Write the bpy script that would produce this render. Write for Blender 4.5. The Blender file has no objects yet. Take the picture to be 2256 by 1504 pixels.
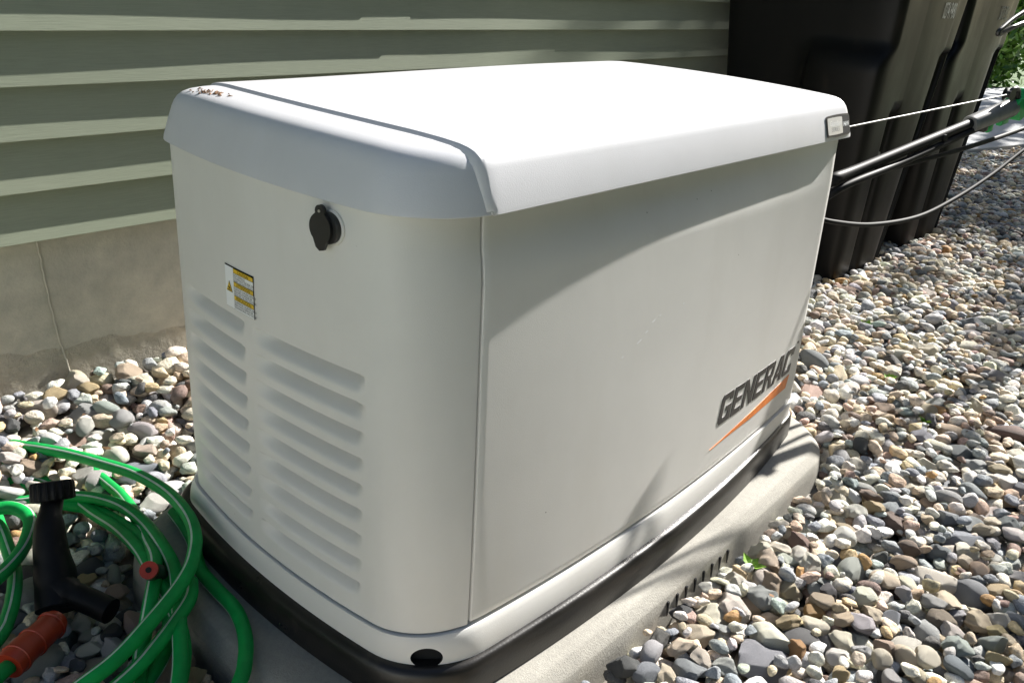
import bpy, bmesh, math, random
import numpy as np
from mathutils import Vector, Matrix

random.seed(7)
rng = np.random.default_rng(11)
sc = bpy.context.scene
col = sc.collection

# ------------------------------------------------------------------ camera, sky, sun, exposure
CAM = Vector((-0.6064, -0.6706, 0.9297))
yaw, pitch, roll = (math.radians(a) for a in (40.43, 23.234, 4.171))
fwd = Vector((math.cos(yaw) * math.cos(pitch), math.sin(yaw) * math.cos(pitch), -math.sin(pitch)))
rt = fwd.cross(Vector((0, 0, 1))).normalized()
up = rt.cross(fwd)
rx = rt * math.cos(roll) + up * math.sin(roll)
ry = -rt * math.sin(roll) + up * math.cos(roll)
cam_d = bpy.data.cameras.new('camera')
cam_d.lens = 30.461
cam_d.sensor_width = 36.0
cam_d.clip_start = 0.02
cam_d.clip_end = 600
cam = bpy.data.objects.new('camera', cam_d)
cam.matrix_world = Matrix(((rx.x, ry.x, -fwd.x, CAM.x), (rx.y, ry.y, -fwd.y, CAM.y), (rx.z, ry.z, -fwd.z, CAM.z), (0, 0, 0, 1)))
col.objects.link(cam)
sc.camera = cam

SUN = Vector((0.838, -0.047, 0.545)).normalized()
world = bpy.data.worlds.new('World')
sc.world = world
world.use_nodes = True
wn = world.node_tree
sky = wn.nodes.new('ShaderNodeTexSky')
sky.sky_type = 'NISHITA'
sky.sun_disc = False
sky.sun_elevation = math.asin(SUN.z)
sky.sun_rotation = math.atan2(SUN.x, SUN.y)
sky.dust_density = 1.5
wn.links.new(sky.outputs[0], wn.nodes['Background'].inputs[0])
wn.nodes['Background'].inputs[1].default_value = 0.05
sun_d = bpy.data.lights.new('sun', 'SUN')
sun_d.energy = 5.0
sun_d.angle = math.radians(0.55)
sun_d.color = (1.0, 0.965, 0.91)
sun = bpy.data.objects.new('sun', sun_d)
sun.rotation_euler = SUN.to_track_quat('Z', 'Y').to_euler()
sun.location = (4, -1, 5)
col.objects.link(sun)
sc.view_settings.view_transform = 'Standard'
sc.view_settings.look = 'None'
sc.view_settings.gamma = 1.0
sc.view_settings.use_curve_mapping = False
sc.view_settings.exposure = 1.42

# ------------------------------------------------------------------ helpers
def link(o, parent=None):
    col.objects.link(o)
    if parent is not None:
        o.parent = parent
    return o

def tag(o, label=None, cat=None, group=None, kind=None):
    if label: o['label'] = label
    if cat: o['category'] = cat
    if group: o['group'] = group
    if kind: o['kind'] = kind
    return o

def empty(name, loc=(0, 0, 0)):
    o = bpy.data.objects.new(name, None)
    o.location = loc
    o.empty_display_size = 0.1
    return link(o)

def mesh_obj(name, verts, faces, mat, parent=None, smooth=True, sharp=None):
    me = bpy.data.meshes.new(name)
    me.from_pydata([tuple(map(float, v)) for v in verts], [], [tuple(map(int, f)) for f in faces])
    me.update()
    if smooth:
        me.polygons.foreach_set('use_smooth', [True] * len(me.polygons))
    if sharp is not None:
        me.set_sharp_from_angle(angle=math.radians(sharp))
    o = bpy.data.objects.new(name, me)
    if mat is not None:
        me.materials.append(mat)
    link(o)
    if parent is not None:
        o.parent = parent
        o.matrix_parent_inverse = Matrix.Translation(-Vector(parent_loc(parent)))
    return o

def parent_loc(o):
    # helper empties keep their world position in .location; meshes carry world coordinates
    return Vector(o.location) if o.type == 'EMPTY' else Vector((0, 0, 0))

def bm_obj(name, bm, mat, parent=None, smooth=True, sharp=35):
    bmesh.ops.recalc_face_normals(bm, faces=bm.faces[:])
    vs = [v.co.copy() for v in bm.verts]
    bm.verts.index_update()
    fs = [[v.index for v in f.verts] for f in bm.faces]
    bm.free()
    return mesh_obj(name, vs, fs, mat, parent, smooth, sharp)

def box(bm, x0, x1, y0, y1, z0, z1, M=None, bevel=0.0, seg=2):
    r = bmesh.ops.create_cube(bm, size=1.0)
    vs = r['verts']
    for v in vs:
        v.co = Vector(((x0 + x1) / 2 + v.co.x * (x1 - x0), (y0 + y1) / 2 + v.co.y * (y1 - y0), (z0 + z1) / 2 + v.co.z * (z1 - z0)))
    if bevel > 0:
        es = list({e for v in vs for e in v.link_edges})
        rr = bmesh.ops.bevel(bm, geom=es, offset=bevel, segments=seg, profile=0.5, affect='EDGES')
        vs = list({v for f in rr['faces'] for v in f.verts} | {v for v in vs if v.is_valid})
    if M is not None:
        bmesh.ops.transform(bm, matrix=M, verts=vs)
    return vs

def catmull(pts, n):
    P = np.array(pts, float)
    P = np.vstack([2 * P[0] - P[1], P, 2 * P[-1] - P[-2]])
    out = []
    for i in range(1, len(P) - 2):
        for k in range(n):
            t = k / n
            a, b, c, d = P[i - 1], P[i], P[i + 1], P[i + 2]
            out.append(0.5 * (2 * b + (c - a) * t + (2 * a - 5 * b + 4 * c - d) * t * t + (3 * b - a - 3 * c + d) * t ** 3))
    out.append(P[-2])
    return np.array(out)

def frames(path):
    T = np.gradient(path, axis=0)
    T /= np.linalg.norm(T, axis=1)[:, None] + 1e-12
    ref = np.array([0, 0, 1.0])
    if abs(T[0] @ ref) > 0.9: ref = np.array([1.0, 0, 0])
    N = np.zeros_like(T)
    n = ref - T[0] * (T[0] @ ref)
    for i in range(len(T)):
        n = n - T[i] * (n @ T[i])
        n /= np.linalg.norm(n) + 1e-12
        N[i] = n
    return T, N, np.cross(T, N)

def tube_arrays(path, rad, seg=12, caps=True):
    path = np.asarray(path, float)
    T, N, B = frames(path)
    rad = np.broadcast_to(np.asarray(rad, float), (len(path),))
    a = np.linspace(0, 2 * np.pi, seg, endpoint=False)
    V = path[:, None, :] + rad[:, None, None] * (np.cos(a)[None, :, None] * N[:, None, :] + np.sin(a)[None, :, None] * B[:, None, :])
    V = V.reshape(-1, 3)
    F = []
    for i in range(len(path) - 1):
        for j in range(seg):
            k = (j + 1) % seg
            F.append((i * seg + j, i * seg + k, (i + 1) * seg + k, (i + 1) * seg + j))
    if caps:
        F.append(tuple(range(seg))[::-1])
        F.append(tuple((len(path) - 1) * seg + j for j in range(seg)))
    return V, F

def tube(name, path, rad, mat, parent=None, seg=12):
    V, F = tube_arrays(path, rad, seg)
    return mesh_obj(name, V, F, mat, parent, True, 50)

def grid_faces(nr, nc, off=0):
    return [(off + i * nc + j, off + i * nc + j + 1, off + (i + 1) * nc + j + 1, off + (i + 1) * nc + j) for i in range(nr - 1) for j in range(nc - 1)]

def sstep(a, b, x):
    t = np.clip((np.asarray(x, float) - a) / (b - a), 0, 1)
    return t * t * (3 - 2 * t)

# ------------------------------------------------------------------ materials
def new_mat(name):
    m = bpy.data.materials.new(name)
    m.use_nodes = True
    nt = m.node_tree
    return m, nt, nt.nodes['Principled BSDF']

def noise(nt, scale, detail=4, rough=0.55, coord='Object', stretch=None):
    tc = nt.nodes.new('ShaderNodeTexCoord')
    nz = nt.nodes.new('ShaderNodeTexNoise')
    nz.inputs['Scale'].default_value = scale
    nz.inputs['Detail'].default_value = detail
    nz.inputs['Roughness'].default_value = rough
    if stretch:
        mp = nt.nodes.new('ShaderNodeMapping')
        mp.inputs['Scale'].default_value = stretch
        nt.links.new(tc.outputs[coord], mp.inputs[0])
        nt.links.new(mp.outputs[0], nz.inputs['Vector'])
    else:
        nt.links.new(tc.outputs[coord], nz.inputs['Vector'])
    return nz

def ramp(nt, src, stops):
    r = nt.nodes.new('ShaderNodeValToRGB')
    while len(r.color_ramp.elements) < len(stops):
        r.color_ramp.elements.new(0.5)
    for e, (p, c) in zip(r.color_ramp.elements, stops):
        e.position = p
        e.color = (*c, 1) if len(c) == 3 else c
    nt.links.new(src, r.inputs[0])
    return r

def mixc(nt, fac, a, b, mode='MIX'):
    m = nt.nodes.new('ShaderNodeMix')
    m.data_type = 'RGBA'
    m.blend_type = mode
    for sock, v in ((m.inputs[0], fac), (m.inputs[6], a), (m.inputs[7], b)):
        if hasattr(v, 'is_linked') or isinstance(v, bpy.types.NodeSocket):
            nt.links.new(v, sock)
        elif isinstance(v, (int, float)):
            sock.default_value = v
        else:
            sock.default_value = (*v, 1)
    return m.outputs[2]

def bump(nt, bsdf, src, strength, dist=0.01, prev=None):
    b = nt.nodes.new('ShaderNodeBump')
    b.inputs['Strength'].default_value = strength
    b.inputs['Distance'].default_value = dist
    nt.links.new(src, b.inputs['Height'])
    if prev is not None:
        nt.links.new(prev.outputs[0], b.inputs['Normal'])
    nt.links.new(b.outputs[0], bsdf.inputs['Normal'])
    return b

def simple(name, c, rough=0.5, var=0.12, scale=14, metallic=0.0, bumps=None, spec=0.5, coat=0.0):
    m, nt, b = new_mat(name)
    nz = noise(nt, scale, 5)
    lo = tuple(v * (1 - var) for v in c)
    hi = tuple(min(1, v * (1 + var)) for v in c)
    r = ramp(nt, nz.outputs[0], [(0.3, lo), (0.7, hi)])
    nt.links.new(r.outputs[0], b.inputs['Base Color'])
    b.inputs['Roughness'].default_value = rough
    b.inputs['Metallic'].default_value = metallic
    b.inputs['Specular IOR Level'].default_value = spec
    b.inputs['Coat Weight'].default_value = coat
    if bumps:
        n2 = noise(nt, bumps[0], 4)
        bump(nt, b, n2.outputs[0], bumps[1], bumps[2] if len(bumps) > 2 else 0.002)
    return m

def painted(name, c, rough, specks=True):
    """powder coated sheet metal: fine orange-peel, faint dust, a few dark specks"""
    m, nt, b = new_mat(name)
    nz = noise(nt, 5.5, 6, 0.6)
    r = ramp(nt, nz.outputs[0], [(0.25, tuple(v * 0.95 for v in c)), (0.75, tuple(min(1, v * 1.03) for v in c))])
    outc = r.outputs[0]
    if specks:
        tc = nt.nodes.new('ShaderNodeTexCoord')
        vo = nt.nodes.new('ShaderNodeTexVoronoi')
        vo.inputs['Scale'].default_value = 42
        nt.links.new(tc.outputs['Object'], vo.inputs['Vector'])
        sp = ramp(nt, vo.outputs['Distance'], [(0.0, (1, 1, 1)), (0.035, (1, 1, 1)), (0.05, (0, 0, 0))])
        sel = ramp(nt, vo.outputs['Color'], [(0.0, (0, 0, 0)), (0.80, (0, 0, 0)), (0.84, (1, 1, 1))])
        f = mixc(nt, 1.0, sp.outputs[0], sel.outputs[0], 'MULTIPLY')
        outc = mixc(nt, f, outc, (0.10, 0.09, 0.07))
        n3 = noise(nt, 9, 5, 0.6, stretch=(1, 1, 0.25))
        d = ramp(nt, n3.outputs[0], [(0.52, (0, 0, 0)), (0.8, (0.30, 0.30, 0.30))])
        outc = mixc(nt, d.outputs[0], outc, tuple(v * 0.86 for v in (c[0], c[1] * 0.98, c[2] * 0.93)))
    nt.links.new(outc, b.inputs['Base Color'])
    b.inputs['Roughness'].default_value = rough
    b.inputs['Specular IOR Level'].default_value = 0.4
    n2 = noise(nt, 620, 2)
    bump(nt, b, n2.outputs[0], 0.16, 0.0012)
    return m

M = {}
M['enclosure'] = painted('enclosure_paint', (0.70, 0.69, 0.66), 0.36)
M['lid'] = painted('lid_paint', (0.60, 0.605, 0.63), 0.33)
M['gap'] = simple('dark_gap', (0.01, 0.01, 0.01), 0.9, 0.1)
M['plastic'] = simple('black_plastic', (0.013, 0.013, 0.013), 0.42, 0.25, 30, bumps=(300, 0.1, 0.001))
M['logo_black'] = simple('logo_black', (0.03, 0.028, 0.027), 0.3, 0.25, 60)
M['logo_orange'] = simple('logo_orange', (0.78, 0.22, 0.035), 0.35, 0.18, 60)
M['silver'] = simple('badge_silver', (0.62, 0.64, 0.68), 0.28, 0.06, 80, metallic=0.7)
M['chrome'] = simple('badge_rim', (0.02, 0.02, 0.022), 0.45, 0.1, 80, spec=0.3)
M['label_white'] = simple('label_white', (0.84, 0.86, 0.87), 0.4, 0.03)
M['label_yellow'] = simple('label_yellow', (0.78, 0.52, 0.015), 0.4, 0.05)
M['label_black'] = simple('label_black', (0.008, 0.008, 0.008), 0.7, 0.1, spec=0.2)
M['white_paint'] = simple('white_print', (0.72, 0.74, 0.76), 0.5, 0.1)
M['grey_print'] = simple('worn_print', (0.22, 0.24, 0.25), 0.6, 0.35, 40)
M['hose'] = simple('green_hose', (0.005, 0.30, 0.062), 0.5, 0.15, 30, bumps=(160, 0.12, 0.001), spec=0.22)
M['hose_stripe'] = simple('hose_stripe', (0.42, 0.55, 0.45), 0.45, 0.15, 60)
M['sprayer'] = simple('sprayer_plastic', (0.005, 0.005, 0.0055), 0.5, 0.3, 40, spec=0.2)
M['red_plastic'] = simple('red_plastic', (0.36, 0.030, 0.008), 0.4, 0.2, 30)
M['green_plastic'] = simple('green_plastic', (0.01, 0.33, 0.08), 0.35, 0.12, 30)
M['grey_plastic'] = simple('grey_plastic', (0.16, 0.16, 0.155), 0.45, 0.2, 40)
M['black_metal'] = simple('black_painted_steel', (0.009, 0.009, 0.010), 0.55, 0.3, 60, spec=0.16)
M['steel'] = simple('steel_wire', (0.55, 0.54, 0.52), 0.35, 0.3, 200, metallic=0.9)
M['cable'] = simple('stranded_cable', (0.42, 0.41, 0.39), 0.5, 0.55, 700, metallic=0.3)
M['rubber'] = simple('black_rubber', (0.010, 0.010, 0.010), 0.65, 0.2, spec=0.2)
M['bark'] = simple('bark', (0.10, 0.075, 0.055), 0.9, 0.4, 25, bumps=(40, 0.6, 0.02))
M['leaf_light'] = simple('leaf_light', (0.15, 0.27, 0.035), 0.5, 0.45, 3)
M['leaf_dark'] = simple('leaf_dark', (0.05, 0.12, 0.022), 0.5, 0.4, 3)
M['sprout'] = simple('sprout_leaf', (0.18, 0.34, 0.03), 0.5, 0.3, 60)
M['dry_leaf'] = simple('dry_leaf', (0.19, 0.10, 0.045), 0.8, 0.5, 120)
for k in ('leaf_light', 'leaf_dark', 'sprout'):
    b = M[k].node_tree.nodes['Principled BSDF']
    b.inputs['Transmission Weight'].default_value = 0.0
    b.inputs['Subsurface Weight'].default_value = 0.0

def rail_material():
    m, nt, b = new_mat('rail_black_satin')
    nz = noise(nt, 24, 6, 0.65, stretch=(0.35, 1, 1))
    r = ramp(nt, nz.outputs[0], [(0.3, (0.008, 0.0075, 0.007)), (0.6, (0.014, 0.0125, 0.011)), (0.85, (0.045, 0.038, 0.031))])
    nt.links.new(r.outputs[0], b.inputs['Base Color'])
    rr = ramp(nt, nz.outputs[0], [(0.3, (0.26,) * 3), (0.75, (0.46,) * 3)])
    nt.links.new(rr.outputs[0], b.inputs['Roughness'])
    b.inputs['Specular IOR Level'].default_value = 0.45
    n2 = noise(nt, 260, 3)
    bump(nt, b, n2.outputs[0], 0.22, 0.0012)
    return m
M['rail'] = rail_material()

def bin_material():
    m, nt, b = new_mat('bin_black_plastic')
    nz = noise(nt, 6, 6, 0.6, stretch=(1, 1, 0.4))
    r = ramp(nt, nz.outputs[0], [(0.35, (0.004, 0.004, 0.004)), (0.6, (0.007, 0.0063, 0.0055)), (0.85, (0.034, 0.027, 0.019))])
    nt.links.new(r.outputs[0], b.inputs['Base Color'])
    b.inputs['Specular IOR Level'].default_value = 0.2
    rr = ramp(nt, nz.outputs[0], [(0.3, (0.36,) * 3), (0.75, (0.55,) * 3)])
    nt.links.new(rr.outputs[0], b.inputs['Roughness'])
    n2 = noise(nt, 500, 2)
    bump(nt, b, n2.outputs[0], 0.12, 0.001)
    return m
M['bin'] = bin_material()

def siding_material():
    m, nt, b = new_mat('sage_vinyl_siding')
    nz = noise(nt, 3, 4, 0.5)
    r = ramp(nt, nz.outputs[0], [(0.3, (0.275, 0.310, 0.230)), (0.7, (0.320, 0.350, 0.265))])
    gr = noise(nt, 22, 5, 0.6, stretch=(0.9, 4, 26))
    g = ramp(nt, gr.outputs[0], [(0.35, (0.90,) * 3), (0.65, (1.0,) * 3)])
    c = mixc(nt, 1.0, r.outputs[0], g.outputs[0], 'MULTIPLY')
    nt.links.new(c, b.inputs['Base Color'])
    b.inputs['Roughness'].default_value = 0.4
    bump(nt, b, gr.outputs[0], 0.22, 0.002)
    return m
M['siding'] = siding_material()

def concrete_material(name, c, sandy=False, rough_low=None):
    m, nt, b = new_mat(name)
    n1 = noise(nt, 3.2, 7, 0.62)
    n2 = noise(nt, 110 if sandy else 26, 6, 0.7)
    r = ramp(nt, n1.outputs[0], [(0.3, tuple(v * 0.78 for v in c)), (0.55, c), (0.75, tuple(min(1, v * 1.16) for v in c))])
    r2 = ramp(nt, n2.outputs[0], [(0.3, (0.84, 0.84, 0.84)), (0.7, (1.06, 1.05, 1.03))])
    cc = mixc(nt, 1.0, r.outputs[0], r2.outputs[0], 'MULTIPLY')
    nt.links.new(cc, b.inputs['Base Color'])
    b.inputs['Roughness'].default_value = 0.85
    n3 = noise(nt, 300 if sandy else 70, 5, 0.7)
    bump(nt, b, n3.outputs[0], 0.55, 0.0025 if sandy else 0.004)
    return m
M['foundation'] = concrete_material('poured_concrete', (0.53, 0.505, 0.43))
M['parging'] = concrete_material('rough_parging', (0.52, 0.48, 0.39))
for n_ in M['parging'].node_tree.nodes:
    if n_.type == 'BUMP':
        n_.inputs['Strength'].default_value = 0.9; n_.inputs['Distance'].default_value = 0.012
M['pad'] = concrete_material('composite_pad', (0.37, 0.355, 0.315), sandy=True)
M['driveway'] = concrete_material('driveway_concrete', (0.40, 0.41, 0.42))

def stone_material(name, per_object):
    m, nt, b = new_mat(name)
    if per_object:
        src = nt.nodes.new('ShaderNodeObjectInfo').outputs['Color']
        coord = 'Object'
    else:
        at = nt.nodes.new('ShaderNodeAttribute')
        at.attribute_name = 'stone_colour'
        src = at.outputs['Color']
        coord = 'Object'
    n1 = noise(nt, 70 if not per_object else 70, 6, 0.65, coord)
    r = ramp(nt, n1.outputs[0], [(0.28, (0.66, 0.64, 0.62)), (0.5, (0.98, 0.97, 0.95)), (0.75, (1.13, 1.12, 1.1))])
    n2 = noise(nt, 480, 3, 0.6, coord)
    r2 = ramp(nt, n2.outputs[0], [(0.3, (0.80, 0.80, 0.80)), (0.6, (1.04, 1.04, 1.04))])
    c = mixc(nt, 1.0, src, r.outputs[0], 'MULTIPLY')
    c = mixc(nt, 1.0, c, r2.outputs[0], 'MULTIPLY')
    nt.links.new(c, b.inputs['Base Color'])
    b.inputs['Roughness'].default_value = 0.72
    b.inputs['Specular IOR Level'].default_value = 0.3
    bb = bump(nt, b, n1.outputs[0], 0.75, 0.011)
    bump(nt, b, n2.outputs[0], 0.5, 0.0022, bb)
    return m
M['stone'] = stone_material('river_stone', True)
M['gravel'] = stone_material('river_stone_mass', False)

def gravel_bed_material():
    m, nt, b = new_mat('gravel_bed')
    tc = nt.nodes.new('ShaderNodeTexCoord')
    vo = nt.nodes.new('ShaderNodeTexVoronoi')
    vo.inputs['Scale'].default_value = 24
    nt.links.new(tc.outputs['Object'], vo.inputs['Vector'])
    hs = ramp(nt, vo.outputs['Color'], [(0.15, (0.12, 0.11, 0.10)), (0.4, (0.30, 0.28, 0.25)), (0.6, (0.42, 0.38, 0.31)), (0.9, (0.50, 0.47, 0.42))])
    ed = ramp(nt, vo.outputs['Distance'], [(0.25, (1, 1, 1)), (0.75, (0.35, 0.33, 0.3))])
    c = mixc(nt, 1.0, hs.outputs[0], ed.outputs[0], 'MULTIPLY')
    nt.links.new(c, b.inputs['Base Color'])
    b.inputs['Roughness'].default_value = 0.9
    inv = nt.nodes.new('ShaderNodeMath'); inv.operation = 'SUBTRACT'; inv.inputs[0].default_value = 1
    nt.links.new(vo.outputs['Distance'], inv.inputs[1])
    bump(nt, b, inv.outputs[0], 0.8, 0.03)
    return m
M['bed'] = gravel_bed_material()
M['reflector'] = simple('reflector_white', (0.74, 0.74, 0.72), 0.4, 0.03)  # surface of the added bounce-light boards
M['lawn'] = simple('lawn_grass', (0.055, 0.12, 0.022), 0.9, 0.45, 6, bumps=(60, 0.6, 0.03))

# ------------------------------------------------------------------ ground, driveway, lawn
def zg(x, y):
    """height of the gravel: banked up against the foundation beside the generator"""
    x = np.asarray(x, float); y = np.asarray(y, float)
    return -0.076 + 0.099 * sstep(0.66, 1.12, y) * (1 - sstep(1.0, 2.2, x))

lawn = mesh_obj('lawn', [(-200, -200, -0.16), (260, -200, -0.16), (260, 200, -0.16), (-200, 200, -0.16)], [(0, 1, 2, 3)], M['lawn'], smooth=False)
tag(lawn, 'green lawn stretching away around the house and driveway', 'lawn', kind='structure')

gx = np.linspace(-1.6, 7.6, 150); gy = np.linspace(-2.4, 1.185, 70)
GX, GY = np.meshgrid(gx, gy)
edge_x = 6.25 - (GY - 1.0) * 0.0
GZ = zg(GX, GY) - 0.028
# driveway edge runs askew: (6.05,1.04) -> (6.99,0.83)
bed = mesh_obj('gravel_bed', np.stack([GX, GY, GZ], -1).reshape(-1, 3), grid_faces(len(gy), len(gx)), M['bed'])
tag(bed, 'bed of mixed river stones along the house wall', 'gravel', kind='structure')

def slab(name, poly, z0, z1, mat, bev=0.012):
    bm = bmesh.new()
    lo = [bm.verts.new((x, y, z0)) for x, y in poly]
    hi = [bm.verts.new((x, y, z1)) for x, y in poly]
    n = len(poly)
    bm.faces.new(hi); bm.faces.new(lo[::-1])
    for i in range(n):
        bm.faces.new((lo[i], lo[(i + 1) % n], hi[(i + 1) % n], hi[i]))
    tops = [e for e in bm.edges if all(v in hi for v in e.verts)]
    bmesh.ops.bevel(bm, geom=tops, offset=bev, segments=3, profile=0.5, affect='EDGES')
    return bm_obj(name, bm, mat)

dv = Vector((0.94, -0.21)).normalized(); dn = Vector((0.21, 0.94)).normalized()
def dpt(a, b):
    p = Vector((6.05, 1.06)) + dv * a + dn * b
    return (p.x, p.y)
d1 = slab('driveway', [dpt(-9, 0), dpt(14, 0), dpt(14, 2.45), dpt(-9, 2.45)], -0.20, -0.035, M['driveway'])
d1.location.x = 0
tag(d1, 'pale concrete driveway beyond the stones and the bins', 'driveway', kind='structure')

# ------------------------------------------------------------------ house
Yf = 1.2005         # foundation face
Yl = 1.168         # lip of the siding
X0, X1 = -3.2, 4.75
house = empty('house', (0.7, 1.19, 0.0))
tag(house, 'house wall with sage green lap siding above a bare concrete foundation', 'house')

# foundation: upper smooth cast face, lower rough parged strip, one form seam
fx = np.arange(X0, X1 + 0.001, 0.02); fz = np.arange(-0.2, 0.372, 0.0125)
FX, FZ = np.meshgrid(fx, fz)
def vnoise(x, z, s, seed):
    r = np.random.default_rng(seed)
    o = np.zeros_like(x)
    for _ in range(10):
        a = r.uniform(0, 2 * np.pi); f = s * r.uniform(0.5, 2.0)
        o += np.sin((x * np.cos(a) + z * np.sin(a)) * f + r.uniform(0, 6.28))
    return o / 10 ** 0.5
low = 1 - sstep(0.075, 0.125, FZ + 0.018 * vnoise(FX, FZ * 0, 9, 3))
FY = Yf + 0.0012 * vnoise(FX, FZ, 6, 1) - low * 0.0012
mesh_obj('foundation_wall', np.stack([FX, FY, FZ], -1).reshape(-1, 3), [f[::-1] for f in grid_faces(len(fz), len(fx))][::1], M['foundation'], house)
px_ = np.arange(X0, X1, 0.012); top_ = 0.098 + 0.014 * vnoise(px_, px_ * 0, 7, 5) + 0.006 * vnoise(px_, px_ * 0, 45, 6)
pr_ = np.random.default_rng(8)
PV = []
for f_, th_ in ((0.0, 0.005), (0.25, 0.005), (0.5, 0.0048), (0.75, 0.0045), (0.93, 0.004), (1.0, -0.001)):
    zz_ = -0.2 + (top_ + 0.2) * f_
    PV.append(np.column_stack([px_, Yf - th_ + pr_.normal(0, 0.0007, len(px_)) * (f_ < 1), zz_]))
PV = np.array(PV)
mesh_obj('parging', PV.reshape(-1, 3), [f[::-1] for f in grid_faces(6, len(px_))], M['parging'], house)
seam = catmull([(0.045, Yf - 0.0005, 0.36), (0.050, Yf - 0.0008, 0.25), (0.058, Yf - 0.0008, 0.14), (0.068, Yf - 0.0055, 0.06), (0.074, Yf - 0.006, -0.02)], 10)
mesh_seam = tube('form_seam', seam + np.random.default_rng(4).normal(0, 0.0005, seam.shape), 0.0022, M['foundation'], house, 8)
bm = bmesh.new()
box(bm, X0, X1, Yf + 0.02, Yf + 3.0, 0.372, 3.2)
bm_obj('wall_core', bm, M['foundation'], house, False)

EXPO = 0.1017; LIP0 = 0.353; LAP = 0.0145
def siding_piece(i, xa, xb, proud, curl_end=0):
    n = max(2, int((xb - xa) / 0.06))
    xs = np.linspace(xa, xb, n)
    z0 = LIP0 + i * EXPO
    r = np.random.default_rng(100 + i)
    ph = r.uniform(0, 6.28, 4)
    wav = 0.0009 * np.sin(xs * 2.1 + ph[0]) + 0.0006 * np.sin(xs * 5.3 + ph[1])
    prof = [(LAP + 0.0005, 0.010), (0.0008, 0.0), (0.0, 0.0006), (0.0005, 0.004), (0.0080, EXPO * 0.33), (0.0108, EXPO * 0.55), (LAP + 0.0015, EXPO + 0.006)]
    # first entry: return of the butt edge tucked under the lip
    prof[0] = (LAP + 0.004, 0.001)
    V = []
    for k, (dy, dz) in enumerate(prof):
        w = wav * (1 - dz / EXPO) * 1.0
        V.append(np.stack([xs, Yl + dy - proud + w, np.full_like(xs, z0 + dz)], -1))
    V = np.array(V)
    return mesh_obj('siding_board', V.reshape(-1, 3), [f[::-1] for f in grid_faces(len(prof), n)], M['siding'], house, True, 30)
joints = {0: [2.9], 1: [-1.1, 2.55], 2: [-0.95, 2.2], 3: [-1.8, 1.665], 4: [-2.4, 1.045], 5: [-2.7, 0.99, 3.9], 6: [-0.8, 3.0]}
for i in range(0, 27):
    js = joints.get(i, [random.uniform(-2, 0), random.uniform(1.2, 3.5)])
    xs = [X0] + js + [X1]
    for k in range(len(xs) - 1):
        siding_piece(i, xs[k] - (0.025 if k else 0), xs[k + 1], 0.0022 if k % 2 else 0.0)
bm = bmesh.new()
box(bm, X1 + 0.001, X1 + 0.09, Yl - 0.012, Yl + 0.09, LIP0 - 0.01, 3.1, bevel=0.004)
bm_obj('corner_trim', bm, M['siding'], house)

# ------------------------------------------------------------------ generator pad
def ring(P, nN=40, nC=14, nF=60, nR=20, nB=30):
    """plan outline: near end, front, far end, back with bowed sides and rounded corners"""
    x0, b0, x1, b1, yA, yB, cf, yb, cb, rA, rB, rC, rD = P[:13]
    er = P[13] if len(P) > 13 else 0.0
    def front(x):
        u = (x - x0) / (x1 - x0)
        return yA + (yB - yA) * u - cf * 4 * u * (1 - u) + er * (1 - u) ** 5
    def near(y):
        t = (y - yA) / (yb - yA)
        return x0 - b0 * 4 * t * (1 - t)
    def far(y):
        t = (y - yB) / (yb - yB)
        return x1 + b1 * 4 * t * (1 - t)
    def back(x):
        u = (x - x0) / (x1 - x0)
        return yb + cb * 4 * u * (1 - u)
    e = 1e-4
    ys = np.linspace(yb - rD, yA + rA, nN); S1 = np.stack([near(ys), ys], -1)
    xs = np.linspace(x0 + rA, x1 - rB, nF); S2 = np.stack([xs, front(xs)], -1)
    ys2 = np.linspace(yB + rB, yb - rC, nR); S3 = np.stack([far(ys2), ys2], -1)
    xs2 = np.linspace(x1 - rC, x0 + rD, nB); S4 = np.stack([xs2, back(xs2)], -1)
    def corner(p, q, tp, tq, r):
        t = np.linspace(0, 1, nC + 2)[1:-1, None]
        a = p + tp * r * 0.56; b = q - tq * r * 0.56
        return (1 - t) ** 3 * p + 3 * (1 - t) ** 2 * t * a + 3 * (1 - t) * t * t * b + t ** 3 * q
    def tan(S, i):
        d = (S[1] - S[0]) if i == 0 else (S[-1] - S[-2])
        return d / np.linalg.norm(d)
    return np.vstack([S1, corner(S1[-1], S2[0], tan(S1, 1), tan(S2, 0), rA), S2, corner(S2[-1], S3[0], tan(S2, 1), tan(S3, 0), rB), S3, corner(S3[-1], S4[0], tan(S3, 1), tan(S4, 0), rC), S4, corner(S4[-1], S1[0], tan(S4, 1), tan(S1, 0), rD)])

def loft(rings, zs, cap_top=True, cap_bot=True):
    n = len(rings[0])
    V = np.vstack([np.column_stack([r, np.full(n, z) if np.isscalar(z) else z]) for r, z in zip(rings, zs)])
    F = []
    for i in range(len(rings) - 1):
        for j in range(n):
            k = (j + 1) % n
            F.append((i * n + j, i * n + k, (i + 1) * n + k, (i + 1) * n + j))
    if cap_bot: F.append(tuple(range(n))[::-1])
    if cap_top: F.append(tuple((len(rings) - 1) * n + j for j in range(n)))
    return V, F

def inset(P, d):
    P = list(P)
    P[0] += d; P[2] -= d; P[4] += d; P[5] += d; P[7] -= d
    for k in (9, 10, 11, 12): P[k] = max(0.004, P[k] - d * 0.7)
    return P

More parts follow.
